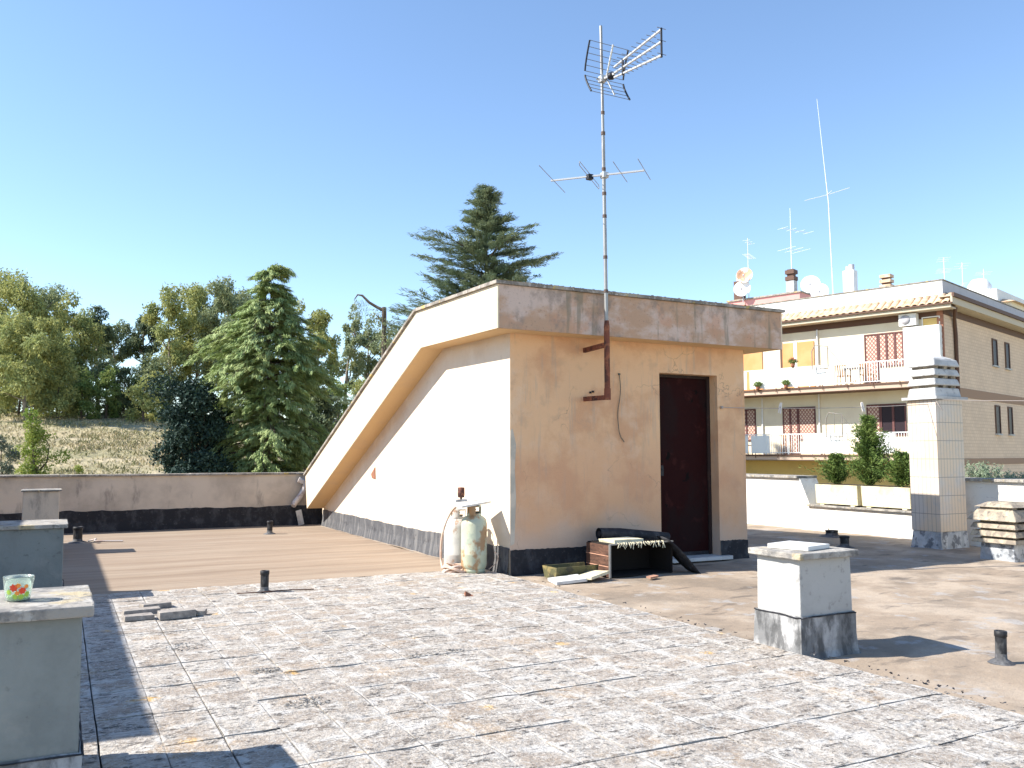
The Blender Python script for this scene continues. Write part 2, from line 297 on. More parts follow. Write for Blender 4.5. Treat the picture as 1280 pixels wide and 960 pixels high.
BRICKM = mat('grey_brick', (.30, .27, .24), .95, [((.16, .14, .13), 12, .5, .66, .7, I3, 8), ((.50, .44, .37), 9, .55, .68, .7, I3, 7)], [(50, .006, I3)])
PLNT = mat('cream_planter', (.70, .63, .42), .85, [((.55, .43, .22), 3, .5, .66, .7, I3, 7), ((.74, .70, .60), 5, .54, .68, .6, I3, 6), ((.34, .30, .24), 14, .62, .7, .6, I3, 8)], [(40, .004, I3)])
SOIL = mat('soil', (.06, .045, .03), .95)
RED = mat('terracotta_shard', (.28, .12, .07), .9, [((.16, .10, .08), 20, .5, .66, .6, I3, 6)])
# the neighbour's building
def brick_extra(N, Lk, tc, cur):
    sp = N.new('ShaderNodeSeparateXYZ'); Lk.new(tc.outputs['Object'], sp.inputs[0])
    cb = N.new('ShaderNodeCombineXYZ'); Lk.new(math_node(N, Lk, 'ADD', sp.outputs[0], sp.outputs[1]), cb.inputs[0]); Lk.new(sp.outputs[2], cb.inputs[1])
    b = N.new('ShaderNodeTexBrick'); b.inputs['Scale'].default_value = 2.1; b.inputs['Color1'].default_value = (1, 1, 1, 1); b.inputs['Color2'].default_value = (.90, .89, .88, 1)
    b.inputs['Mortar'].default_value = (.80, .76, .72, 1); b.inputs['Mortar Size'].default_value = .03; b.inputs['Row Height'].default_value = .3; b.inputs['Brick Width'].default_value = .6
    Lk.new(cb.outputs[0], b.inputs['Vector'])
    mx = N.new('ShaderNodeMix'); mx.data_type = 'RGBA'; mx.blend_type = 'MULTIPLY'; mx.inputs[0].default_value = .85
    Lk.new(cur, mx.inputs[6]); Lk.new(b.outputs['Color'], mx.inputs[7]); return mx.outputs[2]
BRK = mat('tan_facing_brick', (.76, .58, .43), .9, [((.68, .52, .39), .5, .45, .65, .7, I3, 4)], extra=brick_extra)
CREAMW = mat('cream_facade', (.78, .69, .52), .9, [((.70, .60, .44), 1.2, .5, .7, .6, I3, 5)])
YELW = mat('yellow_facade', (.66, .47, .17), .9, [((.55, .40, .16), 1.2, .5, .7, .6, I3, 5)])
WHITEW = mat('white_paint', (.78, .77, .74), .8, [((.66, .65, .63), 1.2, .5, .7, .5, I3, 6)])
GPAR = mat('grey_roof_edge', (.50, .48, .50), .8, [((.40, .39, .41), 1.6, .5, .7, .6, I3, 6)])
BROWNT = mat('brown_trim', (.12, .065, .045), .7)
BEIGET = mat('beige_gutter', (.52, .44, .33), .7)
RAILW = mat('white_railing', (.76, .76, .74), .6)
ORANGE = mat('orange_blind', (.58, .30, .12), .8, [((.66, .38, .18), 1, .45, .65, .5, I3, 4)])
GLASSD = mat('dark_pane', (.03, .02, .025), .45, spec=.15)
GLASSF = mat('frosted_pane', (.60, .60, .57), .3)
PINK = mat('salmon_render', (.66, .31, .27), .9, [((.55, .27, .24), 1.5, .5, .7, .6, I3, 5)])
ROOFT = mat('clay_roof_tile', (.60, .43, .28), .9, [((.42, .27, .17), 3, .46, .64, .8, I3, 6), ((.70, .58, .43), 5, .54, .68, .7, I3, 6)])
DISH = mat('white_dish', (.78, .76, .74), .5)
DISHR = mat('rusted_dish', (.62, .36, .22), .7, [((.78, .72, .66), 2.5, .46, .56, .9, I3, 5)])
def lattice_extra(N, Lk, tc, cur):
    sp = N.new('ShaderNodeSeparateXYZ'); Lk.new(tc.outputs['Object'], sp.inputs[0])
    fs = []
    for sg in (1, -1):
        q = math_node(N, Lk, 'MULTIPLY', math_node(N, Lk, 'ADD', sp.outputs[1], math_node(N, Lk, 'MULTIPLY', sp.outputs[2], sg*.8)), 6.5)
        fs.append(math_node(N, Lk, 'LESS_THAN', math_node(N, Lk, 'FRACT', q), .34))
    return mixc(N, Lk, math_node(N, Lk, 'MAXIMUM', *fs), cur, (.28, .12, .10))
LATT = mat('brown_lattice_shutter', (.60, .47, .36), .8, extra=lattice_extra)
def leafmat(name, c1, c2, c3_, tr=.35, sc=.5):
    return mat(name, c1, .7, [(c2, sc, .42, .60, .9, I3, 3), (c3_, sc*5, .52, .66, .8, I3, 3)], trans=tr, spec=.2)
EUC1 = leafmat('eucalyptus_leaf', (.32, .36, .14), (.39, .38, .13), (.22, .27, .12))
EUC2 = leafmat('grey_eucalyptus_leaf', (.25, .30, .175), (.32, .34, .16), (.17, .22, .13))
EUC3 = leafmat('dark_eucalyptus_leaf', (.12, .165, .10), (.19, .22, .11), (.08, .12, .08))
SHRB = leafmat('green_shrub_leaf', (.17, .25, .08), (.25, .29, .09), (.10, .16, .06))
BRIG = leafmat('bright_leaf', (.22, .30, .05), (.30, .34, .08), (.13, .20, .05))
DEOD = leafmat('deodar_needles', (.31, .39, .15), (.40, .46, .20), (.18, .26, .10), .15, .6)
ATLA = leafmat('blue_cedar_needles', (.19, .25, .16), (.27, .31, .19), (.12, .17, .12), .12, .6)
HOLM = leafmat('holm_oak_leaf', (.022, .045, .035), (.035, .065, .045), (.05, .08, .065), .08, .8)
OLIV = leafmat('olive_leaf', (.14, .165, .115), (.20, .22, .16), (.08, .10, .07), .15, 1)
BUSH = leafmat('cypress_leaf', (.11, .18, .04), (.20, .27, .07), (.05, .09, .03), .15, 4)
LAV = leafmat('grey_green_leaf', (.22, .29, .19), (.32, .36, .25), (.14, .20, .12), .2, 4)
BARK = mat('pale_bark', (.34, .29, .24), .9, [((.18, .14, .11), 2, .45, .65, .8, (1, 1, .3), 5)])
BARKD = mat('dark_bark', (.10, .075, .055), .9, [((.18, .15, .12), 2, .5, .7, .7, (1, 1, .3), 5)])
DRYG = mat('dry_field', (.40, .33, .20), .95, [((.30, .27, .15), .10, .45, .60, .8, (1, 2, 1), 6), ((.48, .40, .26), .18, .5, .66, .8, (.5, 2.2, 1), 6), ((.22, .20, .11), .6, .55, .68, .6, (1, 2, 1), 6)], [(1.5, .3, I3)])
GRASSM = leafmat('dry_grass_blade', (.42, .35, .20), (.33, .30, .16), (.50, .42, .27), .2, .2)

# ------------------------------------------------------------------ ground and the host building
def terr(x, y):
    t = min(max((y-24)/(106-24), 0), 1); s_ = t*t*(3-2*t)*.45+t*.55
    f = 1-min(max((x-34)/30, 0), 1)
    z = -9.5+15.2*s_*f
    if y > 106: z -= (y-106)*.03*f
    return z+.25*math.sin(x*.11+1)*math.sin(y*.09)*min(t*3, 1)
g = MB(); n = 150
xs = [(-1+2*i/n) for i in range(n+1)]
xs = [math.copysign(abs(t)**1.8, t)*900+20 for t in xs]; ys = [math.copysign(abs(t)**1.8, t)*900+50 for t in [(-1+2*i/n) for i in range(n+1)]]
g.add([(x, y, terr(x, y)) for y in ys for x in xs], [(j*(n+1)+i, j*(n+1)+i+1, (j+1)*(n+1)+i+1, (j+1)*(n+1)+i) for j in range(n) for i in range(n)], True)
tag(g.build('ground', DRYG), kind='structure')
b = MB().box(-14, 11.66, -9, 15.86, -9.6, -.3); tag(b.build('building_block', PARA), kind='structure')
# roof deck (two membranes)
def sheet(x0, x1, y0, y1, nx, ny, z0, amp, sc):
    m = MB(); vs = []
    for j in range(ny+1):
        for i in range(nx+1):
            x = x0+(x1-x0)*i/nx; y = y0+(y1-y0)*j/ny
            vs.append((x, y, z0+amp*noise.noise(Vector((x*sc, y*sc*1.4, 3.3)))))
    m.add(vs, [(j*(nx+1)+i, j*(nx+1)+i+1, (j+1)*(nx+1)+i+1, (j+1)*(nx+1)+i) for j in range(ny) for i in range(nx)], True); return m
tag(MB().box(-14, 11.5, -9, 15.7, -.32, -.035).build('roof_slab', PARA), kind='structure')
tag(sheet(-14, 4.1, -9, 15.62, 60, 80, -.006, .006, 1.2).build('roof_deck', DECKL), kind='structure')
tag(sheet(4.1, 11.3, -9, 15.62, 110, 200, -.006, .013, 2.6).build('roof_membrane', DECKR), kind='structure')

# cement tile paving, X up to 4.07, Y up to 8.47
TX, TY = .2425, .4985
m = MB(); jm = MB(); X0 = -2.78
gone = {(14, 9), (15, 9), (13, 11)}
nx = int((4.09-X0)/TX)
for j in range(-1, 17):
    for i in range(nx+1):
        x0 = 4.07-(i+1)*TX; x1 = x0+TX; y1 = 8.47-j*TY; y0 = y1-TY
        if j < 0: continue
        strong = (i % 2 == 0)
        gx0 = .003 if i % 2 else .0012; gx1 = .0012 if i % 2 else .003
        a = x0+gx0; b_ = x1-gx1; c = y0+.0038; d = y1-.0038
        zc = .03+random.uniform(-.0025, .0025); tx = random.uniform(-.008, .008); ty = random.uniform(-.006, .006)
        def z(x, y): return zc+(x-(a+b_)/2)*tx+(y-(c+d)/2)*ty
        # chipped outline, 3 x 5 grid top
        gx = [a, a+.006]+[a+(b_-a)*k/3 for k in (1, 2)]+[b_-.006, b_]; gy = [c, c+.006]+[c+(d-c)*k/4 for k in (1, 2, 3)]+[d-.006, d]
        vs = []
        for yy_i, yy in enumerate(gy):
            for xx_i, xx in enumerate(gx):
                e = xx_i in (0, len(gx)-1) or yy_i in (0, len(gy)-1)
                nn = noise.noise(Vector((xx*6, yy*6, 1.7)))
                vs.append((xx+(random.uniform(-.0015, .0015) if e else 0), yy+(random.uniform(-.0015, .0015) if e else 0), z(xx, yy)-(.0015 if e else 0)+nn*.003-(.004 if nn < -.35 else 0)))
        W = len(gx); m.add(vs, [(q*W+p, q*W+p+1, (q+1)*W+p+1, (q+1)*W+p) for q in range(len(gy)-1) for p in range(W-1)])
        cor = [vs[0], vs[W-1], vs[-1], vs[-W]]
        for p in range(4):
            A_, B_ = cor[p], cor[(p+1) % 4]
            m.add([A_, B_, (B_[0], B_[1], .002), (A_[0], A_[1], .002)], [(0, 1, 2, 3)])
tag(m.build('tile_paving', TILE), kind='structure')
tag(sheet(-3, 4.08, -.1, 8.48, 30, 40, .008, .002, 2).build('paving_bed', TDARK), kind='structure')

# crumbled patches: stones nobody could count
def stones(spots, rmin, rmax, count):
    mb = MB()
    for (cx, cy, rx, ry) in spots:
        for _ in range(count):
            a = random.uniform(0, 2*math.pi); q = math.sqrt(random.random())
            x = cx+rx*q*math.cos(a); y = cy+ry*q*math.sin(a); s_ = random.uniform(rmin, rmax)
            vs = [Vector((x, y, .031))+Vector((random.uniform(-1, 1)*s_, random.uniform(-1, 1)*s_*.8, random.uniform(0, .8)*s_)) for _ in range(6)]
            mb.add(vs, [(0,1,2),(0,2,3),(0,3,4),(0,4,1),(5,2,1),(5,3,2),(5,4,3),(5,1,4)])
    return mb
tag(stones([(1.13, 4.32, .12, .075), (1.08, 5.05, .09, .07), (2.1, 5.0, .22, .06), (.75, 5.9, .12, .12)], .004, .013, 130).build('rubble', GRAV), kind='stuff')
tag(stones([(2, 5.5, 2, 3), (3.0, 4.2, 1.2, 1.2)], .003, .009, 160).build('grit', GRAV), kind='stuff')
tag(stones([(4.12, 5.6, .05, 2.6), (4.14, 3.0, .05, 1.2)], .006, .018, 50).build('crumbs', BITU), kind='stuff')

# ------------------------------------------------------------------ parapets
def rough_strip(p, q, nrm, h, mat_, parent, name, jit=.02, th=.012, seg=40, z0=-.01, label=None):
    mb = MB(); p = Vector(p); q = Vector(q); nr = Vector(nrm)*th; vs = []
    for i in range(seg+1):
        c = p.lerp(q, i/seg); hh = h+jit*noise.noise(Vector((c.x*3, c.y*3, h*9)))+random.uniform(-jit, jit)*.25
        vs += [c+Vector((0,0,z0))+nr*2.2, c+Vector((0,0,hh*.5))+nr, c+Vector((0,0,hh))+nr*.8, c+Vector((0,0,hh+.004))]
    mb.add(vs, [(i*4+k, (i+1)*4+k, (i+1)*4+k+1, i*4+k+1) for i in range(seg) for k in range(3)], False)
    o = mb.build(name, mat_, parent, fix=False)
    if label: o['label'] = label
    return o
pw = empty('parapet_wall', (0, 15.6, 0), 'long grey-brown rendered parapet wall across the back of the roof', 'wall')
def P(o, root):                                # parts are built in world coordinates, then hung on their root
    o.parent = root; o.matrix_parent_inverse = root.matrix_basis.inverted(); return o
P(MB().box(-14, 11.2, 15.6, 15.85, -.3, .89).build('wall_body', PARA), pw)
cp = MB()
x = -14
while x < 11.1:
    L_ = min(1.0+random.uniform(-.05, .05), 11.1-x); cp.box(x+.004, x+L_-.004, 15.56, 15.89, .892, .925, j=.003); x += L_
P(cp.build('coping', COPE), pw)
P(rough_strip((-14, 15.6, 0), (4.3, 15.6, 0), (0, -1, 0), .33, BITU, None, 'tar_strip', .022, .02, 240), pw)
wp = empty('white_parapet', (11.2, 6, 0), 'white rendered side parapet with a lowered step carrying the planters', 'wall')
poly = [(15.6, -.3), (15.6, .84), (10.80, .84), (10.58, .385), (8.55, .385), (8.55, .88), (-9, .88), (-9, -.3)]
P(MB().extrude(poly, 'x', 11.2, 11.6).build('wall_body', WPAR), wp)
P(MB().box(11.15, 11.64, 10.82, 15.55, .845, .885).box(11.15, 11.64, 8.6, 10.62, .388, .415).box(11.15, 11.64, -9, 8.52, .883, .92).build('coping', SLAB), wp)
P(rough_strip((11.2, 15.5, 0), (11.2, 10.2, 0), (-1, 0, 0), .05, WPAR, None, 'skirting', .03, .015, 80), wp)

# ------------------------------------------------------------------ stair penthouse
ph = empty('stair_penthouse', (4.186, 8.036, 0), 'peach plastered stair penthouse with flat then steeply sloping roof and dark red door', 'roof hut')
WX0, WX1, WY = 4.186, 7.44, 8.036
wl = MB()
side = [(8.036, -.03), (8.036, 2.64), (9.86, 2.66), (15.28, .36), (15.28, -.03)]
wl.extrude(side, 'x', WX1-.22, WX1)
sw = MB().extrude([(8.0365, -.03), (8.0365, 2.64), *side[2:]], 'x', WX0, WX0+.219); swo = sw.build('side_wall', SIDEP); swo['label'] = 'side wall with sunlight put into its paler plaster colour'
DX0, DX1, DZ = 6.144, 7.01, 2.20
wl.box(WX0+.22, DX0, WY, WY+.24, -.03, 2.64).box(DX0, DX1, WY, WY+.24, DZ, 2.64).box(DX1, WX1-.22, WY, WY+.24, -.03, 2.64)
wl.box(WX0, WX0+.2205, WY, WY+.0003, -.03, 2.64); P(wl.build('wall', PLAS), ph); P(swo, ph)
# roof: side profile slab, fascia on the left in cleaner paint, on the front weathered
FX0, FX1, FY = 3.886, 7.796, 7.736
top = [(FY, 2.985), (10.0, 3.03), (15.35, .88)]; bot = [(FY, 2.53), (9.84, 2.56), (15.2, .30)]
def prof(x, ti, bi): return [(x, y, z) for y, z in ti], [(x, y, z) for y, z in bi]
rf = MB()
for (xa, xb) in ((FX0+.02, FX1-.02),):
    poly = [(y+(.02 if k == 0 else 0), z) for k, (y, z) in enumerate(top)]+[(y+(.02 if k == 2 else 0), z) for k, (y, z) in enumerate(bot[::-1])]
    rf.extrude(poly, 'x', xa, xb)
P(rf.build('roof', SOFF), ph)
for xa, xb in ((FX0, FX0+.018), (FX1-.018, FX1)):
    fl = MB(); fl.extrude([*[(y, z-.001) for y, z in top], *[(y, z+.001) for y, z in bot[::-1]]], 'x', xa, xb)
    P(fl.build('side_fascia', FASL), ph)
P(MB().box(FX0+.0185, FX1-.0185, FY, FY+.018, 2.532, 2.984).build('front_fascia', FASC), ph)
cp = MB()
def coping_run(pts, xa, xb, th=.035, lip=.03):
    poly = [(y, z+.002) for y, z in pts]+[(y, z+.002+th) for y, z in pts[::-1]]
    cp.extrude(poly, 'x', xa, xb)
tp = [(FY-.03, 2.985), (10.01, 3.03), (15.38, .87)]
coping_run(tp, FX0-.03, FX1+.03)
P(cp.build('coping', COPE), ph)
# moss and lichen clumps along the front edge
mm = MB()
for _ in range(260):
    x = random.uniform(FX0, FX1) if random.random() < .5 else FX0+abs(random.gauss(0, .5)); y = FY-.03+abs(random.gauss(0, .03)); s_ = random.uniform(.006, .018)
    vs = [Vector((x, y, 3.022))+Vector((random.uniform(-1, 1)*s_*1.6, random.uniform(-1, 1)*s_, random.uniform(-.2, .6)*s_)) for _ in range(6)]
    mm.add(vs, [(0,1,2),(0,2,3),(0,3,4),(0,4,1),(5,2,1),(5,3,2),(5,4,3),(5,1,4)])
P(tag(mm.build('moss', mat('ochre_moss', (.26, .19, .06), .95, [((.12, .11, .08), 12, .45, .6, .8, I3, 5)])), kind='stuff'), ph)
# bitumen skirtings
P(rough_strip((WX0, WY, 0), (DX0-.02, WY, 0), (0, -1, 0), .25, BITU, None, 'tar_strip', .02, .012, 60), ph)
P(rough_strip((DX1+.0, WY, 0), (WX1, WY, 0), (0, -1, 0), .22, BITU, None, 'tar_strip', .015, .012, 20), ph)
P(rough_strip((WX0, 15.2, 0), (WX0, WY+.0, 0), (-1, 0, 0), .27, GBIT, None, 'tar_strip', .016, .018, 120, label='faded grey tar strip along the sunlit side wall'), ph)
P(rough_strip((WX1, WY, 0), (WX1, 15.2, 0), (1, 0, 0), .22, BITU, None, 'tar_strip', .02, .012, 60), ph)
# door
dy = WY+.155
dr = MB().box(DX0+.035, DX1-.045, dy, dy+.05, .10, DZ-.035)
dleaf = P(dr.build('door', DOOR), ph)
hd = MB().box(DX0+.10, DX0+.14, dy-.03, dy-.002, 1.0, 1.12).tube([(DX0+.12, dy-.03, 1.07), (DX0+.12, dy-.045, 1.07)], .012, 8)
h = hd.build('handle', BPLA); P(h, dleaf)
P(MB().box(DX0+.001, DX0+.034, dy-.02, dy+.06, .06, DZ-.002).box(DX1-.044, DX1-.002, dy-.02, dy+.06, .06, DZ-.002).box(DX0+.036, DX1-.046, dy-.02, dy+.06, DZ-.034, DZ-.003).build('door_frame', DFRM), ph)
P(MB().box(DX0+.02, DX1+.12, WY-.09, WY+.15, .012, .055, j=.002).build('threshold', MARB, bevel=.004), ph)
P(MB().box(DX0+.01, DX1-.01, WY+.152, WY+.24, -.02, .098).build('step_riser', BITU), ph)
# broken patch on the sunlit wall
bp = MB(); bp.extrude([(12.39, 1.06), (12.56, .955), (12.52, .895), (12.37, .885)], 'x', WX0-.012, WX0-.001)
P(bp.build('broken_patch', RED), ph)
# grey repair at the corner
bp = MB(); bp.extrude([(WX0+.002, .30), (WX0+.05, .32), (WX0+.07, .8), (WX0+.055, 1.1), (WX0+.07, 1.35), (WX0+.03, 1.52), (WX0+.002, 1.5)], 'y', WY-.004, WY-.0008)
P(bp.build('repair_patch', mat('grey_green_filler', (.44, .40, .33), .9, [((.6, .52, .42), 6, .45, .65, .7, I3, 6)])), ph)
# dangling cable and two wall plugs
cb = MB(); pts = []
for k in range(15):
    t = k/14; pts.append((5.575+.012*math.sin(t*7)-.03*math.sin(t*3.1)*t+(.05*(t-.9)*10 if t > .9 else 0), WY-.012-.01*math.sin(t*6)**2, 2.15-.76*t))
cb.tube(pts, .0045, 6); cb.lathe([(0, -.012), (.014, -.008), (.014, .008), (0, .012)], 5.575, WY-.01, 2.155, 8)
tag(cb.build('cable', WIREM), 'thin loose grey cable hanging down the shaded peach wall', 'cable')
P(MB().lathe([(0,-.01),(.014,-.01),(.014,.01),(0,.01)], 5.19, WY-.004, 1.935, 8).lathe([(0,-.01),(.014,-.01),(.014,.01),(0,.01)], 5.225, WY-.004, 1.945, 8).build('wall_plug', BPLA), ph)

# assumed stair house, unseen on the left, added to cast the long shadow strip
nb = MB().box(-6.2, -2.79, 5.30, 14.9, -.03, 2.95)
tag(nb.build('assumed_stair_house', PLAS), 'plain peach block unseen at the left, assumed stair house added for its shadow', 'roof hut')

# ------------------------------------------------------------------ antenna mast on the front wall
MX, MY = 5.135, 7.62
am = empty('antenna_mast', (MX, MY, 1.85), 'tall jointed antenna mast bracketed to the peach wall with rusty lower tube', 'mast')
P(MB().tube([(MX, MY, 2.60), (MX-.008, MY, 3.4), (MX-.022, MY, 4.7)], [.021, .021, .02], 12).tube([(MX-.022, MY, 4.65), (MX-.04, MY, 5.95)], [.017, .016], 12).build('pole', GALV), am)
cl = MB()
for z, r in ((2.98, .025), (3.35, .024), (3.8, .024), (4.05, .024), (4.32, .023), (4.72, .024), (4.95, .021)):
    xx = MX-.008-(z-3.4)*.0107; cl.tube([(xx, MY, z), (xx, MY, z+.035)], r, 12)
P(cl.build('joint_collar', mat('brown_collar', (.12, .085, .07), .8)), am)
P(MB().tube([(MX+.004, MY, 1.84), (MX+.002, MY, 2.62)], .031, 12).tube([(MX+.002, MY, 2.60), (MX+.002, MY, 2.68)], [.033, .024], 12).tube([(MX+.004, MY, 1.83), (MX+.004, MY, 1.95)], .036, 12).build('rusty_tube', RUST), am)
for z, z2 in ((2.42, 2.40), (1.855, 1.86)):
    o = MB().bar((MX, MY+.02, z), (MX-.02, WY+.02, z2), .035, .05).build('bracket', RUST); P(o, am)
# --- UHF aerial with corner reflector, boom along -Y
ZU = 5.36
ua = empty('television_aerial', (MX-.03, MY, ZU), 'triple-boom television aerial with wire corner reflector near the top of the mast', 'antenna')
HX, HYY = MX-.02, MY-.06
def part(mb, name, m_, root, **k): return P(mb.build(name, m_, **k), root)
for sg, nrod, dz, dyy, w0 in ((1, 6, .30, -.10, .47), (-1, 5, .22, -.12, .47)):
    pz0 = ZU+(.02 if sg > 0 else -.03)
    rods = MB(); ends = []
    for k in range(nrod):
        t = k/(nrod-1); zz = pz0+sg*dz*t; yy = HYY+.03+dyy*(t**1.3)
        rods.tube([(HX-.25, yy, zz), (HX+.25, yy, zz)], .0035, 6); ends.append((yy, zz))
    part(rods, 'reflector_rods', ROD, ua)
    for xx in (HX-.25, HX+.25): part(MB().tube([(xx, y, z) for y, z in ends], .010, 8), 'reflector_edge', BPLA, ua)
    part(MB().bar((HX+.02, HYY+.02, pz0-sg*.02), (HX+.03, HYY+dyy-.0, pz0+sg*dz), .016, .010), 'reflector_arm', ALU, ua)
yend = HYY-.98
for k, (za, zb, xs_) in enumerate(((.06, .115, 0), (-.05, -.01, 0), (-.13, -.15, 0))):
    part(MB().bar((HX, HYY-.16, ZU+za*.6), (HX, yend, ZU+zb-.03), .017, .017), 'boom', ALU, ua)
    el = MB()
    for q in range(10):
        t = .1+.9*q/9; yy = HYY-.16+(yend-HYY+.16)*t; zz = ZU+za*.6+(zb-.03-za*.6)*t; hl = .085-.03*t
        el.tube([(HX-hl, yy, zz+.012), (HX+hl, yy, zz+.012)], .0035, 6)
    part(el, 'director_rods', ROD, ua)
part(MB().tube([(HX, yend, ZU-.20), (HX, yend, ZU+.10)], .011, 8), 'end_spreader', BPLA, ua)
part(MB().tube([(HX, HYY-.32, ZU-.11), (HX, HYY-.32, ZU+.06)], .013, 8), 'spreader', BPLA, ua)
part(MB().lathe([(0, -.035), (.035, -.03), (.042, 0), (.035, .03), (0, .035)], HX, HYY-.10, ZU-.04, 14), 'dipole_box', BPLA, ua)
part(MB().bar((MX-.03, MY+.05, ZU-.01), (HX, HYY-.17, ZU-.04), .022), 'boom_root', ALU, ua)
part(MB().box(MX-.06, MX, MY-.04, MY+.03, ZU-.05, ZU+.02).bar((MX-.09, MY+.02, ZU-.01), (MX-.03, MY, ZU-.03), .015), 'clamp', ALU, ua)
# --- VHF aerial
ZV = 4.27; va = R(-43); bd = Vector((math.sin(va), math.cos(va), 0)); ed = Vector((bd.y, -bd.x, 0)); c0 = Vector((MX-.012, MY-.03, ZV))
vh = empty('yagi_aerial', tuple(c0), 'long thin four-element yagi aerial halfway up the mast', 'antenna')
part(MB().bar(c0+bd*.62, c0-bd*.42, .022, .016), 'boom', ALU, vh)
for d_, hl in ((.60, .50), (-.16, .36), (-.42, .36)):
    part(MB().tube([c0+bd*d_+ed*-hl+Vector((0,0,.01)), c0+bd*d_+ed*hl+Vector((0,0,.01))], .004, 6), 'element', GALV, vh)
q = c0+bd*.18; part(MB().tube([q-ed*.42+Vector((0,0,.03)), q-ed*.44, q-ed*.42-Vector((0,0,.015)), q+ed*.42-Vector((0,0,.015)), q+ed*.44, q+ed*.42+Vector((0,0,.03)), q-ed*.42+Vector((0,0,.03))], .004, 6), 'folded_dipole', GALV, vh)
part(MB().box(q.x-.03, q.x+.03, q.y-.03, q.y+.03, ZV-.035, ZV+.02), 'dipole_box', BPLA, vh)
part(MB().box(MX-.045, MX+.02, MY-.04, MY+.03, ZV-.03, ZV+.03), 'clamp', ALU, vh)

# ------------------------------------------------------------------ chimneys of this roof
def chimney(loc, wx, wy, h, body, label, cap=.04, capt=.045, sleeve=0, slab=False, topslab=None):
    r = empty('chimney', (loc[0], loc[1], 0), label, 'chimney')
    x, y = loc
    b = MB(); n_ = 1
    b.frust(0, 0, -.02, h-capt, wx/2, wy/2, wx/2-.006, wy/2-.006); b.build('shaft', body, r, bevel=.008)
    c = MB()
    nxs = 7; # cap slab with chipped edge
    px = [(-1+2*i/nxs)*(wx/2+cap) for i in range(nxs+1)]; py = [(-1+2*i/nxs)*(wy/2+cap) for i in range(nxs+1)]
    ring = [(a, py[0]) for a in px]+[(px[-1], a) for a in py[1:]]+[(a, py[-1]) for a in px[::-1][1:]]+[(px[0], a) for a in py[::-1][1:-1]]
    ring = [(a+random.uniform(-.006, .006), b_+random.uniform(-.006, .006)) for a, b_ in ring]
    c.extrude(ring, 'z', h-capt, h); c.build('cap', SLAB, r, bevel=.006)
    if sleeve:
        s_ = MB(); seg = 8; vs = []
        def rr(z, e): return [(sx*(wx/2+e), sy*(wy/2+e), z) for sx, sy in ((-1,-1),(1,-1),(1,1),(-1,1))]
        ringz = [(-.01, .028), (.03, .016), (sleeve*.5, .011), (sleeve, .009), (sleeve+.006, .002)]
        vs = []
        for z, e in ringz:
            for k in range(4):
                p0 = Vector(rr(z, e)[k]); p1 = Vector(rr(z, e)[(k+1) % 4])
                for q in range(seg): vs.append(p0.lerp(p1, q/seg)+Vector((random.uniform(-.003,.003), random.uniform(-.003,.003), random.uniform(-.004,.004) if z > .1 else 0)))
        n4 = 4*seg; s_.add(vs, [(i*n4+k, i*n4+(k+1) % n4, (i+1)*n4+(k+1) % n4, (i+1)*n4+k) for i in range(len(ringz)-1) for k in range(n4)], False)
        s_.build('base_sleeve', SLEEVE, r)
        tl_ = MB(); e_ = .011
        cs = [(-(wx/2+e_), -(wy/2+e_)), (wx/2+e_, -(wy/2+e_)), (wx/2+e_, wy/2+e_), (-(wx/2+e_), wy/2+e_)]
        for k in range(4):
            p0 = Vector((*cs[k], sleeve)); p1 = Vector((*cs[(k+1) % 4], sleeve))
            tl_.tube([p0.lerp(p1, q/9)+Vector((0, 0, random.uniform(-.004, .004))) for q in range(10)], [random.uniform(.003, .0065) for _ in range(10)], 6)
        tl_.build('tar_bead', BITU, r)
    return r
chimney((4.305, 4.14), .46, .38, .64, WHR, 'pale square chimney with a chipped slab on its cap, right of the tile paving', .035, .04, .245)
tag(MB().box(-.135, .135, -.16, .13, 0, .028).build('loose_slab', BOARD, bevel=.003), 'thin white slab lying on the cap of the pale chimney', 'slab')
o = bpy.data.objects['loose_slab']; o.location = (4.29, 4.18, .642); o.rotation_euler.z = R(14)
near = chimney((-.235, 3.76), .67, .50, .71, GREY, 'large grey chimney in the left foreground carrying the glass bowl', .03, .04, .19)
chimney((-.20, 8.70), .52, .62, .655, GREY, 'grey rendered chimney behind the foreground chimney at the left', .025, .035, .1)
chimney((-.19, 12.75), .42, .45, .80, PARA, 'small grey chimney nearest the back parapet at the left', .018, .02, 0)
# tall tiled chimney with louvred concrete cowl
TC = (10.655, 7.795)
tcx, tcy, hw, hd_ = 10.66, 7.79, .275, .22
tcn = empty('tall_chimney', (tcx, tcy, -.04), 'tall white chimney clad in narrow tiles with a louvred concrete cowl', 'chimney')
MB().box(-hw, hw, -hd_, hd_, .26, 2.03).build('tiled_shaft', TCH, tcn, bevel=.006)
s_ = MB()
vs = []; ringz = [(-.03, .06), (.04, .01), (.14, .0), (.24, -.006), (.275, -.012)]; seg = 10
for z, e in ringz:
    cs = [(-hw-e, -hd_-e), (hw+e, -hd_-e), (hw+e, hd_+e), (-hw-e, hd_+e)]
    for k in range(4):
        p0 = Vector((*cs[k], z)); p1 = Vector((*cs[(k+1) % 4], z))
        for q in range(seg): vs.append(p0.lerp(p1, q/seg)+Vector([random.uniform(-.008, .008) for _ in range(3)]))
n4 = 4*seg; s_.add(vs, [(i*n4+k, i*n4+(k+1) % n4, (i+1)*n4+(k+1) % n4, (i+1)*n4+k) for i in range(len(ringz)-1) for k in range(n4)])
s_.build('foil_base', TAPE, tcn)
MB().box(-hw-.05, hw+.06, -hd_-.05, hd_+.05, 2.032, 2.07).build('ledge', CONC, tcn, bevel=.004)
z = 2.072
MB().frust(0, 0, z, z+.12, hw-.0, hd_-.0, hw-.02, hd_-.02).build('cowl_ring', CONC, tcn, bevel=.015)
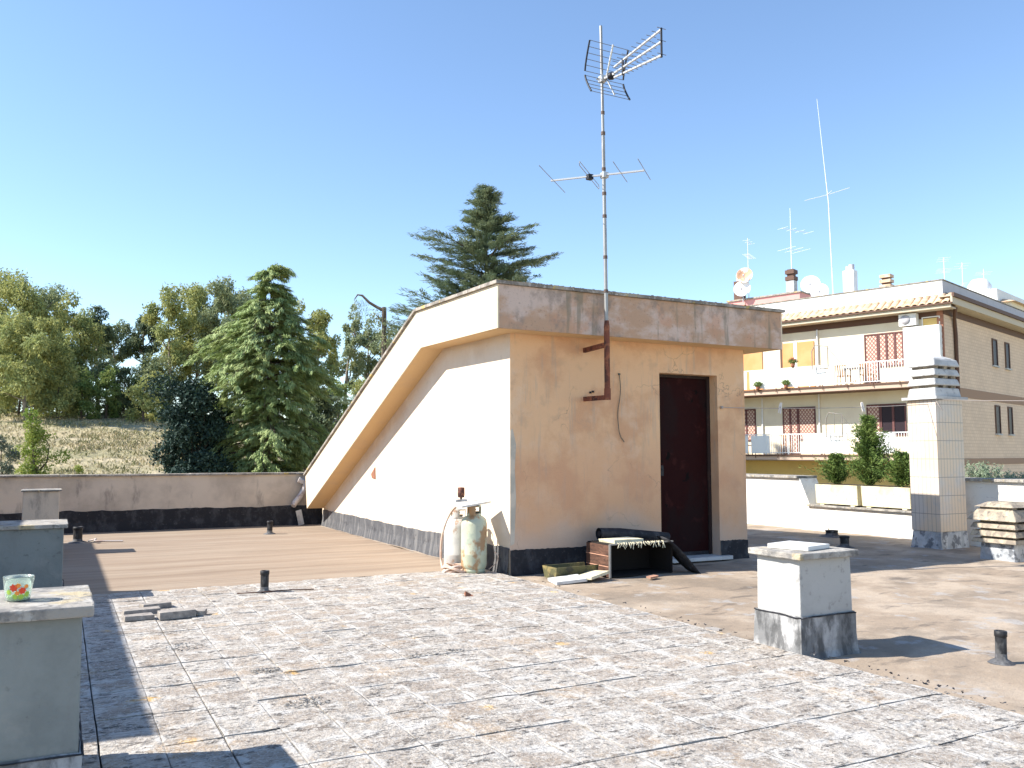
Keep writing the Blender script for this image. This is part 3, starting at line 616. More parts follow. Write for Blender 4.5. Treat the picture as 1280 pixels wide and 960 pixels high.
z += .12
for k in range(3):
    MB().box(-hw+.06, -hw+.14, -hd_+.05, hd_-.05, z, z+.035).box(hw-.14, hw-.06, -hd_+.05, hd_-.05, z, z+.035).box(-.05, .05, -hd_+.04, hd_-.04, z, z+.035).build('cowl_spacer', OLDC, tcn)
    z += .035; hh = (.095, .095, .10)[k]; e = .0 if k < 2 else -.02
    MB().frust(0, 0, z, z+hh, hw+.0, hd_+.0, hw-.03, hd_-.03).build('cowl_ring', CONC, tcn, bevel=.018); z += hh
MB().frust(0, 0, z+.001, z+.05, hw-.04, hd_-.04, hw-.16, hd_-.13).build('cowl_top', CONC, tcn, bevel=.01)
# squat pagoda cowl at the right edge
hx, hy = 10.13, 6.50
hc = empty('vent_cowl', (hx, hy, 0), 'squat stack of weathered concrete louvre slabs on a tarred vent base at the right edge', 'vent')
MB().frust(0, 0, -.02, .22, .22, .22, .20, .20).build('vent_base', TAPE, hc, bevel=.01)
z = .20
for a0, a1, hh in ((.28, .265, .05), (.29, .265, .065), (.285, .255, .065), (.31, .22, .13)):
    MB().frust(0, 0, z, z+hh, a0, a0, a1, a1).build('louvre_slab', OLDC, hc, bevel=.008)
    MB().box(-.2, -.1, -.2, .2, z+hh, z+hh+.03).box(.1, .2, -.2, .2, z+hh, z+hh+.03).build('spacer', OLDC, hc); z += hh+.028
MB().frust(0, 0, z, z+.06, .25, .25, .14, .14).build('top_slab', OLDC, hc, bevel=.008)

# ------------------------------------------------------------------ vent pipes
def pipe(x, y, h, r, label, z0=0, cap=False, lean=0):
    t = empty('vent_pipe', (x, y, z0), label, 'vent pipe', 'black vent pipes standing on the roof'); t.rotation_euler = (0, R(lean), 0)
    MB().lathe([(r*1.0, -.03), (r, h*.80)], n=18).build('pipe', PIPE, t)
    MB().lathe([(r*1.0, h*.80), (r*1.12, h*.82), (r*1.12, h*.985), (r*1.0, h), (r*.8, h), (r*.8, h*.8)], n=18).build('collar', PIPE, t)
    MB().lathe([(r*2.4, -.008), (r*1.8, .006), (r*1.05, .02), (r*1.0, .05)], n=18).build('tar_collar', GBIT, t)
pipe(1.655, 7.90, .19, .036, 'black pipe with a notch standing on the tile paving near its back edge', .03)
pipe(2.99, 13.98, .20, .042, 'small black pipe in front of the tarred strip of the back parapet')
pipe(.27, 13.9, .22, .060, 'short black pipe with a grey top beside the far left chimney')
pipe(5.09, 3.34, .185, .032, 'tarred black pipe in front of the pale chimney at the right edge', lean=2)
pipe(9.46, 8.35, .15, .060, 'black pipe stub showing behind the cap of the pale chimney')
pipe(10.55, 9.55, .09, .09, 'low wide black outlet at the foot of the side parapet')
wr = MB(); wr.tube([(.40, 13.75, .02), (.5, 13.72, .05), (.47, 13.62, .03), (.62, 13.66, .02), (.85, 13.62, .015)], .012, 6)
tag(wr.build('white_cable', PVC), 'scrap of white cable lying beside the short far-left pipe', 'cable')
sp = MB().tube([(1.42, 7.90, .036), (1.58, 7.84, .042), (1.85, 7.86, .04), (2.08, 7.83, .036)], .005, 6)
tag(sp.build('stick', WOODD), 'thin dark stick lying at the foot of the notched pipe', 'stick')
dp = MB().tube([(3.80, 15.50, .80), (3.93, 15.48, .74), (3.90, 15.48, .62), (3.83, 15.48, .50), (3.74, 15.46, .40), (3.70, 15.42, .34)], [.05, .055, .05, .05, .05, .045], 10)
tag(dp.build('drain_pipe', PVC), 'crooked pale drain pipe in the corner of back parapet and sloping roof', 'pipe')
o = MB().box(-.05, .05, -.008, .008, 0, .27).build('white_tile_offcut', BOARD); o.location = (3.86, 15.46, -.0); o.rotation_euler = (R(6), R(-14), 0)
tag(o, 'narrow white tile offcut leaning on the tarred strip near the roof slope', 'tile')

# ------------------------------------------------------------------ glass bowl
gb = empty('glass_bowl', (-.118, 3.72, .711), 'clear glass bowl with a printed red and orange flower on the foreground chimney', 'bowl')
gl = bpy.data.materials.new('clear_glass'); gl.use_nodes = True; p_ = gl.node_tree.nodes['Principled BSDF']
p_.inputs['Transmission Weight'].default_value = .85; p_.inputs['Roughness'].default_value = .12; p_.inputs['IOR'].default_value = 1.3; p_.inputs['Base Color'].default_value = (.86, .97, .90, 1)
MB().lathe([(0, .003), (.034, .003), (.038, .01), (.0445, .05), (.049, .088), (.0515, .089), (.0515, .085), (.047, .05), (.0405, .006), (.036, 0), (0, 0)][::-1], n=32).build('glass', gl, gb)
def petal_mb(pts, r=.0445):
    mb = MB()
    for a, z, s_ in pts:
        for k in range(7):
            t = k/7*2*math.pi; dx = math.cos(t)*s_; dz = math.sin(t)*s_
            a1 = a+dx/r; rad = lambda z_: .0405+(z_-.006)*.14+.0012
            v = [(a, z), (a+(dx*.5-dz*.35)/r, z+dz*.5+dx*.35), (a1, z+dz), (a+(dx*.5+dz*.35)/r, z+dz*.5-dx*.35)]
            mb.add([(rad(zz)*math.cos(aa), rad(zz)*math.sin(aa), zz) for aa, zz in v], [(0,1,2,3)])
    return mb
A0 = R(-90-2)
petal_mb([(A0-.25, .052, .016), (A0+.35, .040, .015)]).build('red_flower', mat('red_print', (.75, .07, .03), .4), gb)
petal_mb([(A0+.05, .060, .010), (A0+.62, .055, .009), (A0+.0, .032, .010)]).build('orange_flower', mat('orange_print', (.85, .28, .05), .4), gb)
petal_mb([(A0-.65, .036, .012), (A0+.75, .026, .013), (A0-.15, .020, .012), (A0+.3, .018, .012)]).build('green_leaves', mat('green_print', (.38, .55, .08), .4), gb)
MB().lathe([(0, .0042), (.0335, .0042), (.036, .018), (0, .018)], n=24).build('green_base', mat('tinted_water', (.45, .62, .20), .3), gb)

# ------------------------------------------------------------------ gas cylinders, plate, hose, brush
def gas(loc, mat_, r, hb, label, z0):
    t = empty('gas_cylinder', (*loc, z0), label, 'gas cylinder', 'gas cylinders against the sunlit wall')
    MB().lathe([(0, .02), (r*.80, .022), (r*.93, .045), (r, .08), (r, hb*.30), (r*1.012, hb*.31), (r*1.012, hb*.325), (r, hb*.335), (r, hb-.09), (r*.93, hb-.045), (r*.70, hb-.012), (r*.35, hb), (0, hb)], n=36).build('body', mat_, t)
    MB().lathe([(r*.86, 0), (r*.88, 0), (r*.88, .045), (r*.86, .045)], n=36).build('foot_ring', mat_, t)
    n_ = 30; cr = r*.56; vs = []; fs = []
    for k in range(n_):                      # open valve guard
        a = 2*math.pi*k/n_+.3
        for z_ in (hb-.02, hb+.02, hb+.085, hb+.10): vs.append((cr*math.cos(a), cr*math.sin(a), z_))
    for k in range(n_):
        k2 = (k+1) % n_
        for q in range(3):
            if q == 1 and (k % 10) in (0, 1, 2, 3, 4): continue
            fs.append((k*4+q, k2*4+q, k2*4+q+1, k*4+q+1))
    o = MB().add(vs, fs, True).build('valve_guard', mat_, t); so = o.modifiers.new('s', 'SOLIDIFY'); so.thickness = .006
    MB().tube([(0, 0, hb-.01), (0, 0, hb+.05)], .014, 10).tube([(0, 0, hb+.03), (.05, -.01, hb+.03)], .010, 8).lathe([(0, hb+.05), (.022, hb+.05), (.022, hb+.066), (0, hb+.066)], n=12).build('valve', mat('valve_brass', (.20, .17, .12), .5, metal=.6), t)
    return t
gas((3.865, 8.235), GASG, .135, .585, 'green rust-streaked gas cylinder standing in front of the pale one', .032)
gas((3.86, 8.63), GASW, .150, .56, 'pale grey gas cylinder half hidden behind the green one', 0)
o = MB().box(-.23, .23, -.17, .17, 0, .022).build('board', BOARD, bevel=.003); o.location = (3.80, 8.33, .728); o.rotation_euler = (R(3), R(-4), R(24))
tag(o, 'white board laid flat across the tops of the gas cylinders', 'board')
br = empty('rusty_brush', (3.79, 8.40, .765), 'small rust-brown brush standing upright on the white board', 'brush')
MB().box(-.07, .06, -.022, .022, -.008, .010).build('handle', CONC, br); MB().lathe([(0, .03), (.033, .03), (.038, .06), (.036, .135), (0, .138)], n=14).tube([(0, 0, .0), (0, 0, .04)], .012, 8).build('bristles', RUST, br)
hs = MB(); pts = []
for k in range(60):
    t = k/59
    if t < .35: q = t/.35; pts.append((3.78-.17*math.sin(q*1.9)-.0*q, 8.47+.05*q, .70-.60*q**1.5))
    else:
        q = (t-.35)/.65; a = q*2*math.pi*3.6; rr = .13-.03*q; pts.append((3.70+rr*math.cos(a+2.6), 8.36+rr*.9*math.sin(a+2.6), .055+.035*math.sin(a*1.7)+.02*q))
hs.tube(pts, .013, 7); pts2 = []
for k in range(40):
    a = k/39*2*math.pi*2.3; pts2.append((3.72+.115*math.cos(a), 8.30+.10*math.sin(a), .05+.025*math.sin(a*2+1)+.0006*k))
hs.tube(pts2, .009, 7)
tag(hs.build('hose', HOSE), 'faded orange gas hose looped down from the cylinders and coiled on the roof', 'hose')
hs = MB().tube([(4.02, 8.2, .05), (4.09, 8.17, .11), (4.10, 8.13, .19), (4.05, 8.12, .24)], .006, 6)
tag(hs.build('cable', HOSE), 'short orange cable end curling up right of the green cylinder', 'cable')

# ------------------------------------------------------------------ clutter by the wall
cr = empty('wooden_crate', (5.0, 7.40, 0), 'dark slatted wooden crate lying on its side with its open front in shadow', 'crate')
sl = MB()
for k in range(3): sl.box(-.012, .0, 0, .42, .005+k*.108, .106+k*.108)
sl.build('slats', WOODD, cr)
MB().box(-.018, -.0125, 0, .42, .104, .112).box(-.018, -.0125, 0, .42, .212, .220).build('slat_edge', WOODP, cr)
MB().box(.0, .80, 0, .42, .322, .333).box(.0, .80, .405, .42, .005, .32).box(.79, .80, 0, .404, .005, .32).box(.001, .789, .0, .404, .0, .008).build('panels', mat('blackened_wood', (.018, .014, .012), .9), cr)  # shade inside the crate put into a near-black wood colour
MB().bar((-.005, -.01, 0), (-.005, -.01, .335), .018).bar((.0, -.008, .333), (.80, -.008, .333), .014).build('edge_strip', GALV, cr)
o = MB().box(0, .40, 0, .26, 0, .03, j=.006).build('foam_board', CREAM, bevel=.003); o.location = (5.09, 7.44, .337); o.rotation_euler.z = R(6)
tag(o, 'cream foam board lying on the dark crate', 'board')
tf = MB()
for k in range(26):
    x = 5.10+k*.023+random.uniform(-.01, .01); tf.tube([(x, 7.40, .345), (x+random.uniform(-.02, .02), 7.375, .335), (x+random.uniform(-.03, .03), 7.37, .30+random.uniform(-.03, .02))], .0045, 5)
tag(tf.build('torn_fibre', CREAM), 'torn cream fibres hanging over the front edge of the crate', 'fibres')
rl = MB().tube([(5.13, 7.80, .405), (5.40, 7.79, .395), (6.02, 7.76, .335)], [.062, .060, .050], 16, cap=False); rl.tube([(5.135, 7.80, .404), (6.01, 7.76, .334)], [.03, .03], 12)
tag(rl.build('felt_roll', BITU), 'black roll of roofing felt lying along the back of the crate top', 'felt roll')
sh = MB(); vs = []
for i in range(9):
    for j in range(3):
        t = i/8; vs.append((5.72+.34*t, 7.36+.20*j/2-.10*t, .36-.35*t+.02*math.sin(t*4+j)))
sh.add(vs, [(i*3+j, (i+1)*3+j, (i+1)*3+j+1, i*3+j+1) for i in range(8) for j in range(2)], True)
o = sh.build('felt_sheet', BITU); so = o.modifiers.new('s', 'SOLIDIFY'); so.thickness = .008
tag(o, 'stiff black felt sheet slanting from the crate down to the roof', 'felt sheet')
tr = empty('trough', (4.40, 7.62, .0), 'mossy green plastic trough lying along the foot of the wall', 'trough')
Mx = Matrix.Rotation(R(-2), 4, 'Z')
MB().extrude([(-.16, .125), (-.13, .01), (.06, .01), (.10, .125), (.085, .125), (.05, .025), (-.12, .025), (-.145, .125)], 'x', 0, .52).extrude([(-.145, .124), (-.12, .026), (.05, .026), (.085, .124)], 'x', .001, .012).build('shell', MOSSY, tr)
tr.rotation_euler.z = R(4)
for k, (lx, ly, rz, rx, ry, lab) in enumerate(((4.46, 7.34, -8, 3, -4, 'pale tile slab lying on the roof nearer the tile paving, left of the pair'), (4.75, 7.36, 22, -5, -6, 'grey-topped slab with a pale edge beside the crate, right of the pair'))):
    o = MB().box(-.16, .16, -.115, .115, 0, .03, j=.004).build('tile_slab', CREAM if k else BOARD, bevel=.003); o.location = (lx, ly, .012+.02*k); o.rotation_euler = (R(rx), R(ry), R(rz)); tag(o, lab, 'slab')
for (lx, ly, rz, sz, lab) in ((5.35, 7.16, 20, .07, 'small wood scrap lying on the roof in front of the crate'),):
    o = MB().box(-sz, sz, -.03, .03, 0, .02, j=.006).build('wood_scrap', WOODP); o.location = (lx, ly, .005); o.rotation_euler.z = R(rz); tag(o, lab, 'wood')
o = MB().add([(-.04, -.02, 0), (.04, -.025, 0), (.045, .02, 0), (-.035, .02, .02), (-.03, .0, .045), (.03, .01, .012)], [(0,1,5,4),(1,2,5),(2,3,4,5),(0,4,3),(0,3,2,1)]).build('terracotta_shard', RED); o.location = (3.17, 6.86, .032)
tag(o, 'small terracotta shard lying alone on the tile paving', 'shard')
# bricks
for k, (x, y, z, rz, L_, lab) in enumerate(((.56, 7.02, .032, 4, .20, 'grey brick at the near left corner of the loose brick group'), (.60, 7.27, .032, 2, .26, 'dark-sided long brick behind, at the left of the loose brick group'), (.82, 6.98, .034, 3, .26, 'larger grey brick at the right end of the loose brick group'), (.72, 7.50, .032, 12, .22, 'shaded brick farthest back in the loose brick group'), (1.0, 7.02, .032, -20, .07, 'small broken brick end at the right of the loose brick group'))):
    o = MB().box(-L_/2, L_/2, -.055, .055, 0, .038 if k != 2 else .05, j=.004).build('loose_brick', BRICKM, bevel=.004); o.location = (x, y, z); o.rotation_euler = (0, 0, R(rz)); tag(o, lab, 'brick', 'loose bricks on the tile paving')

# ------------------------------------------------------------------ planters and bushes on the side parapet
for k, (y0, y1, lab) in enumerate(((9.62, 10.48, 'cream rectangular planter, the farther of two on the parapet step'), (8.66, 9.55, 'cream rectangular planter, the nearer of two beside the tall white chimney'))):
    t = empty('planter', (11.2, (y0+y1)/2, .418), lab, 'planter', 'planters on the parapet step'); h_ = (y1-y0)/2
    MB().frust(.17, 0, .02, .335, .14, h_-.01, .155, h_).build('trough', PLNT, t, bevel=.006)
    [MB().box(fx_, fx_+.04, fy_, fy_+.08, 0, .019).build('foot', PLNT, t) for fx_ in (.04, .26) for fy_ in (-h_+.08, h_-.16)]
    MB().box(.03, .31, -h_+.02, h_-.02, .336, .345).build('soil', SOIL, t)

def rand_quads(cent, dirs, nrm, L, W):
    """cent, dirs (unit), nrm (unit) (n,3); L, W (n,) -> quads along dirs"""
    side = np.cross(dirs, nrm); side /= np.linalg.norm(side, axis=1, keepdims=True)+1e-9
    a = dirs*L[:, None]/2; b = side*W[:, None]/2
    return np.stack([cent-a-b*.5, cent-a*.2-b, cent+a, cent-a*.2+b], 1)
def unit(v): return v/(np.linalg.norm(v, axis=1, keepdims=True)+1e-9)
def sph(n): return unit(rng.normal(size=(n, 3)))
def clump(c, r, n, L, W, droop=0, flat=1.0, up=.3, shell=.55):
    """leaves in an uneven ellipsoid; droop>0 hangs the leaf downwards"""
    d = sph(n); rad = (shell+(1-shell)*rng.random(n))**.6*(.75+.5*rng.random(n)**3)
    r = np.array(r); p = np.array(c)+d*rad[:, None]*r*np.array([1, 1, flat])
    dirs = unit(d*.7+sph(n)*.8+np.array([0, 0, -droop])); nr = unit(sph(n)+np.array([0, 0, up])+d*.5)
    l = L*(.6+.8*rng.random(n)); return rand_quads(p, dirs, nr, l, W*(.6+.8*rng.random(n)))

# young conifer in the planters: small cypress-like bush with side shoots
def conifer_bush(loc, h, r, label, n, name='conifer', group=None):
    t = empty(name, loc, label, 'plant', group)
    MB().tube([(0, 0, -.05), (.01, 0, h*.5), (0, .01, h*.93)], [.02, .012, .004], 7).build('trunk', BARKD, t)
    qs = []
    nb_ = int(n/26)
    for k in range(nb_):
        z = h*(rng.random()**.85)*.93; a = rng.random()*2*math.pi; R_ = r*(1-z/h)**.75*(.42+.75*rng.random()**1.5)*(.8+.35*math.sin(a*3+z*9)+.2*math.sin(z*23+a))+.03
        o_ = np.array([math.cos(a), math.sin(a), .55]); o_ /= np.linalg.norm(o_)
        m_ = 26; tt = rng.random(m_)**.8*1.12; p = np.array([0, 0, z])+o_*R_*tt[:, None]+rng.normal(size=(m_, 3))*.018
        dr_ = unit(o_+sph(m_)*.75); qs.append(rand_quads(p, dr_, sph(m_), .055*(.6+.8*rng.random(m_)), .013*np.ones(m_)))
    quads('foliage', np.concatenate(qs), BUSH, t); return t
conifer_bush((11.37, 9.50, .75), 1.14, .46, 'tall dark green young conifer growing in the middle of the planters', 21000)
conifer_bush((11.37, 10.18, .75), .50, .40, 'low dark shoot of conifer at the left of the tall one in the planter', 6500)
conifer_bush((11.37, 8.90, .75), .52, .46, 'low bushy conifer between the tall one and the white chimney', 9000)

# grey-green shrubs behind the right parapet
pl = empty('trough_planter', (11.9, 5.5, 0), 'long trough planter behind the white parapet at the right', 'planter')
MB().box(-.2, .35, -3.6, 2.75, .55, .80).build('trough', PLNT, pl)
tag(MB().box(11.62, 12.9, -9, 15.8, -9.6, .5).build('side_wing', PARA), kind='structure')
for k, (y, h_, r_, lab) in enumerate(((8.0, .30, .22, 'grey-green feathery shrub just right of the tall white chimney'), (7.4, .18, .3, 'lower grey-green shrub, middle of the row behind the right parapet'), (6.85, .22, .35, 'grey-green shrub cut by the right edge of the photo'), (6.2, .24, .35, 'grey-green shrub beyond the right edge'))):
    t = empty('shrub', (11.95, y, .78), lab, 'shrub', 'grey-green shrubs behind the white parapet')
    qs = []
    for _ in range(110):
        a = rng.random()*2*math.pi; b0 = np.array([rng.normal()*r_*.5, rng.normal()*r_*.55, 0]); top_ = b0+np.array([math.cos(a)*.08, math.sin(a)*.08, h_*(.6+.7*rng.random())])
        m_ = 22; tt = rng.random(m_); p = b0+(top_-b0)*tt[:, None]+rng.normal(size=(m_, 3))*.012
        qs.append(rand_quads(p, unit(sph(m_)*.8+np.array([0, 0, .8])), sph(m_), .05*np.ones(m_), .012*np.ones(m_)))
    quads('foliage', np.concatenate(qs), LAV, t)

# ------------------------------------------------------------------ clotheslines and pegs
A_ = Vector((7.06, WY-.03, 1.815)); B_ = Vector((tcx-hw-.01, tcy-.1, 1.93)); C_ = Vector((tcx-hw+.02, tcy-hd_-.02, 1.98)); D_ = Vector((13.2, 4.1, 1.9))
def sag(a, b, s_, t): p = a.lerp(b, t); p.z -= s_*4*t*(1-t); return p
cl_ = MB().tube([sag(A_, B_, .03, k/20) for k in range(21)], .0045, 5); cl_.lathe([(0, -.015), (.018, -.015), (.018, .015), (0, .015)], A_.x, WY-.02, A_.z, 8)
tag(cl_.build('clothesline', CORD), 'thin clothesline from the peach wall to the tall white chimney', 'clothesline')
tag(MB().tube([sag(C_, D_, .03, k/20) for k in range(21)], .0045, 5).tube([C_, C_+Vector((-.03, .0, -.02)), C_+Vector((.06, -.02, -.14))], .007, 5).build('clothesline', CORD), 'thin clothesline running right from the tall white chimney out of frame', 'clothesline')
PEGW = mat('white_peg', (.74, .72, .70), .5); PEGG = mat('green_peg', (.25, .62, .48), .5); PEGP = mat('pink_peg', (.80, .60, .68), .5)
def peg(p, m_, tilt, label, sc=1.0):
    t = empty('clothes_peg', tuple(p), label, 'peg', 'clothes pegs on the lines'); t.rotation_euler = (0, R(tilt), R(-25)); t.scale = (sc,)*3
    MB().add([(-.011, -.006, -.045), (-.003, -.006, .015), (-.004, -.006, .055), (-.010, -.006, .055), (-.016, -.006, .02), (-.017, -.006, -.045), (-.011, .006, -.045), (-.003, .006, .015), (-.004, .006, .055), (-.010, .006, .055), (-.016, .006, .02), (-.017, .006, -.045)][:12],
        [(0,1,2,3,4,5),(11,10,9,8,7,6)]+[(i, 6+i, 6+(i+1) % 6, (i+1) % 6) for i in range(6)]).build('jaw', m_, t)
    MB().box(.002, .010, -.006, .006, -.05, .055).build('jaw', m_, t)
    MB().tube([(-.006, -.009, .01), (-.006, .009, .01)], .006, 8).build('spring', GALV, t)
peg(sag(A_, B_, .03, .26), PEGW, 8, 'white peg on the left line nearest the peach wall', 1.3)
peg(sag(A_, B_, .03, .66), PEGW, -14, 'single white tilted peg on the line in front of the conifer', 1.2)
peg(sag(C_, D_, .03, .24), PEGW, 25, 'white tilted peg on the right line nearest the chimney', 1.2)
peg(sag(C_, D_, .03, .33), PEGG, -4, 'green peg on the right line', 1.5)
peg(sag(C_, D_, .03, .45), PEGP, 4, 'pale pink peg on the right line at the edge of the photo', 1.4)

# ------------------------------------------------------------------ apartment building across
BK = (31.94, 22.78, 0)
ap = empty('apartment_building', BK, 'cream and tan brick apartment building with two long balconies and a tiled eave', 'building', rz=R(16.9))
def bp_(mb, name, m_, parent=ap, **k): return mb.build(name, m_, parent, **k)
GZ = -9.6
bp_(MB().box(.05, 16, 0, 24, GZ, 7.9), 'wall', BRK)
bp_(MB().box(0, .049, .25, 24, .97, 7.3), 'facade_plaster', CREAMW)
bp_(MB().box(0, .049, .25, 24, GZ, .96), 'ground_floor_plaster', YELW)
q = MB()
for k in range(26): q.box(-.03-.03*(k % 2), .048, .0, .24, 4.2+k*.12, 4.2+k*.12+.115)
bp_(q, 'brick_quoin', mat('red_brick', (.36, .17, .11), .9))
bp_(MB().box(.3, 16.02, -.02, -.001, 3.66, 4.05).box(.3, 16.02, -.02, -.001, .8, 1.08), 'string_band', mat('brown_band', (.34, .22, .15), .9))
bp_(MB().box(-.02, 16.02, -.03, -.001, 7.0, 7.28).box(-.03, -.001, .25, 24, 6.88, 7.15), 'eave_band', BROWNT)
bp_(MB().box(-.62, -.52, -.5, 24, 7.16, 7.32).box(-.52, -.001, -.5, 24, 7.155, 7.2).box(-.62, 16, -.58, -.501, 7.3, 7.62).box(-.55, 16, -.5, -.021, 7.62, 7.66).box(-.001, 16, -.5, -.031, 7.285, 7.33), 'eave', BEIGET)
bp_(MB().box(-.66, 16, -.66, -.585, 7.58, 7.74).box(-.70, -.625, -.58, 24, 7.30, 7.36), 'gutter', BROWNT)
tl = MB()                              # pantiles down the balcony-side eave
y = -.45
while y < 14:
    vs = []; seg = 6
    for t in range(2):
        for k in range(seg+1):
            a = math.pi*k/seg; px_ = -.70 if t == 0 else .02; pz_ = 7.36 if t == 0 else 7.80
            vs.append((px_, y+.12-.12*math.cos(a), pz_+.07*math.sin(a)))
    tl.add(vs, [(k, k+1, seg+2+k, seg+1+k) for k in range(seg)], True)
    tl.add([(-.70, y+.235, 7.36), (-.70, y+.30, 7.36), (.02, y+.30, 7.80), (.02, y+.235, 7.80)], [(0,1,2,3)])
    y += .30
o = bp_(tl, 'roof_tiles', ROOFT); so = o.modifiers.new('s', 'SOLIDIFY'); so.thickness = .03
bp_(MB().box(.0, .25, .151, 24, 7.78, 8.42).box(-.001, 16, -.0, .15, 7.74, 8.419), 'roof_parapet', WHITEW)
bp_(MB().box(-.01, 16, -.02, -.001, 7.74, 8.41), 'parapet_face', GPAR)
bp_(MB().box(-.04, .28, -.05, 24, 8.422, 8.46).box(.281, 16, -.05, .18, 8.422, 8.46), 'parapet_coping', COPE)
bp_(MB().box(.25, 16, -.1, 24, 7.9, 7.95), 'flat_roof', CONC)
# balconies
def balcony(z, s0, s1, solid, bars):
    bp_(MB().box(-1.3, -.001, s0, s1, z-.24, z-.02), 'balcony_slab', mat('balcony_edge', (.50, .37, .28), .8) if 'balcony_edge' not in bpy.data.materials else bpy.data.materials['balcony_edge'])
    bp_(MB().box(-1.34, -1.301, s0, s1, z-.08, z+.0).box(-1.30, -.01, s0, s1, z-.26, z-.241), 'slab_trim', BROWNT)
    m_ = MB(); m_.box(-1.30, -1.26, s0, s1, z+.88, z+.92)
    for a, b in bars:
        m_.box(-1.295, -1.265, a, b, z+.06, z+.09); y = a
        while y < b: m_.box(-1.29, -1.27, y, y+.02, z+.09, z+.88); y += .11
    y = s0
    while y < s1: m_.box(-1.31, -1.25, y, y+.04, z-.02, z+.88); y += 1.1
    r_ = bp_(m_, 'railing', RAILW)
    if solid:
        for a, b in solid: MB().box(-1.285, -1.27, a+.03, b-.03, z+.05, z+.86).build('infill_panel', WHITEW, r_)
    m_ = MB(); y = s0+.5
    while y < s1: m_.box(-1.36, -1.341, y, y+.03, z-.16, z+.06); y += 1.1
    m_.build('fixing', BROWNT, r_)
balcony(4.22, -.3, 14, [(4.45, 8.2), (8.3, 14)], [(-.3, 4.4)])
balcony(1.25, -.3, 14, [(3.9, 5.6), (7.2, 8.2), (8.3, 14), (1.6, 2.4)], [(-.3, 1.6), (2.4, 3.9), (5.6, 7.2)])
def opening(s0, s1, z0, z1, kind, leaves=2):
    f = MB().box(-.06, -.001, s0, s0+.05, z0, z1).box(-.06, -.001, s1-.05, s1, z0, z1).box(-.06, -.001, s0+.051, s1-.051, z1-.06, z1).box(-.06, -.001, s0+.051, s1-.051, z0, z0+.05)
    for k in range(1, leaves):
        c = s0+(s1-s0)*k/leaves; f.box(-.058, -.001, c-.045, c+.045, z0+.051, z1-.061)
    fo = bp_(f, 'window_frame', mat('dark_brown_frame', (.13, .055, .05), .7) if 'dark_brown_frame' not in bpy.data.materials else bpy.data.materials['dark_brown_frame'])
    MB().box(-.03, -.001, s0+.051, s1-.051, z0+.051, z1-.061).build('shutter' if kind == LATT else 'pane', kind, fo)
opening(1.62, 2.68, 5.0, 6.46, LATT, 3); opening(2.69, 3.28, 4.23, 6.46, LATT, 1)
opening(1.62, 2.68, 2.05, 3.40, GLASSD, 2); opening(2.69, 3.28, 1.26, 3.40, LATT, 1)
opening(5.62, 6.45, 1.9, 3.42, LATT, 1); opening(6.46, 7.22, 1.26, 3.42, LATT, 2)
opening(8.62, 9.6, 1.9, 3.42, LATT, 2)
bp_(MB().box(-.05, -.001, 5.60, 6.42, 4.23, 6.42).box(-.05, -.001, 6.60, 7.15, 4.23, 6.42).box(-.05, -.001, 8.2, 9.6, 4.23, 6.2), 'orange_blind', ORANGE)
bp_(MB().box(-.04, -.001, 7.17, 7.27, 4.23, 6.5), 'blind_post', BROWNT)
bp_(MB().box(-.045, -.001, 6.43, 6.59, 4.23, 6.48), 'white_jamb', WHITEW)
bp_(MB().tube([(-.06, 5.42, 1.2), (-.06, 5.42, 6.9)], .04, 8).tube([(-.06, 8.25, 1.2), (-.06, 8.25, 3.9)], .04, 8), 'white_pipe', WHITEW)
bp_(MB().tube([(-.35, -.45, 7.45), (.4, -.35, 7.25), (1.0, -.1, 6.9), (1.15, -.08, 6.3), (1.15, -.08, GZ)], .075, 10), 'downpipe', BROWNT)
sc_ = bp_(MB().box(-.35, -.001, .06, 1.50, 4.23, 6.55), 'screen_wall', WHITEW)
ac = bp_(MB().box(-.38, -.07, .95, 1.65, 6.62, 7.12), 'air_conditioner', WHITEW)
MB().lathe([(0, .0), (.20, .0), (.20, .02), (0, .02)], M=Matrix.Translation((-.382, 1.38, 6.87)) @ Matrix.Rotation(R(90), 4, 'Y') @ Matrix.Rotation(math.pi, 4, 'X')).build('fan_grille', GPAR, ac)
f = bp_(MB().box(-.05, -.001, .12, .16, 6.57, 6.95).box(-.05, -.001, .80, .84, 6.57, 6.95).box(-.05, -.001, .161, .799, 6.91, 6.95), 'small_window_frame', WHITEW); MB().box(-.02, -.001, .161, .799, 6.57, 6.909).build('pane', YELW, f)
for x0, x1 in ((6.07, 6.78), (7.96, 8.62)):
    for z0, z1 in ((5.33, 6.57), (2.2, 3.5)):
        f = bp_(MB().box(x0, x0+.06, -.05, -.001, z0, z1).box(x1-.06, x1, -.05, -.001, z0, z1).box(x0+.061, x1-.061, -.05, -.001, z1-.06, z1), 'window_frame', BROWNT)
        MB().box(x0+.061, x1-.061, -.02, -.001, z0, z1-.061).build('pane', GLASSD, f)
        MB().box(x0-.05, x1+.05, -.1, -.001, z0-.07, z0-.001).build('sill', CONC, f)
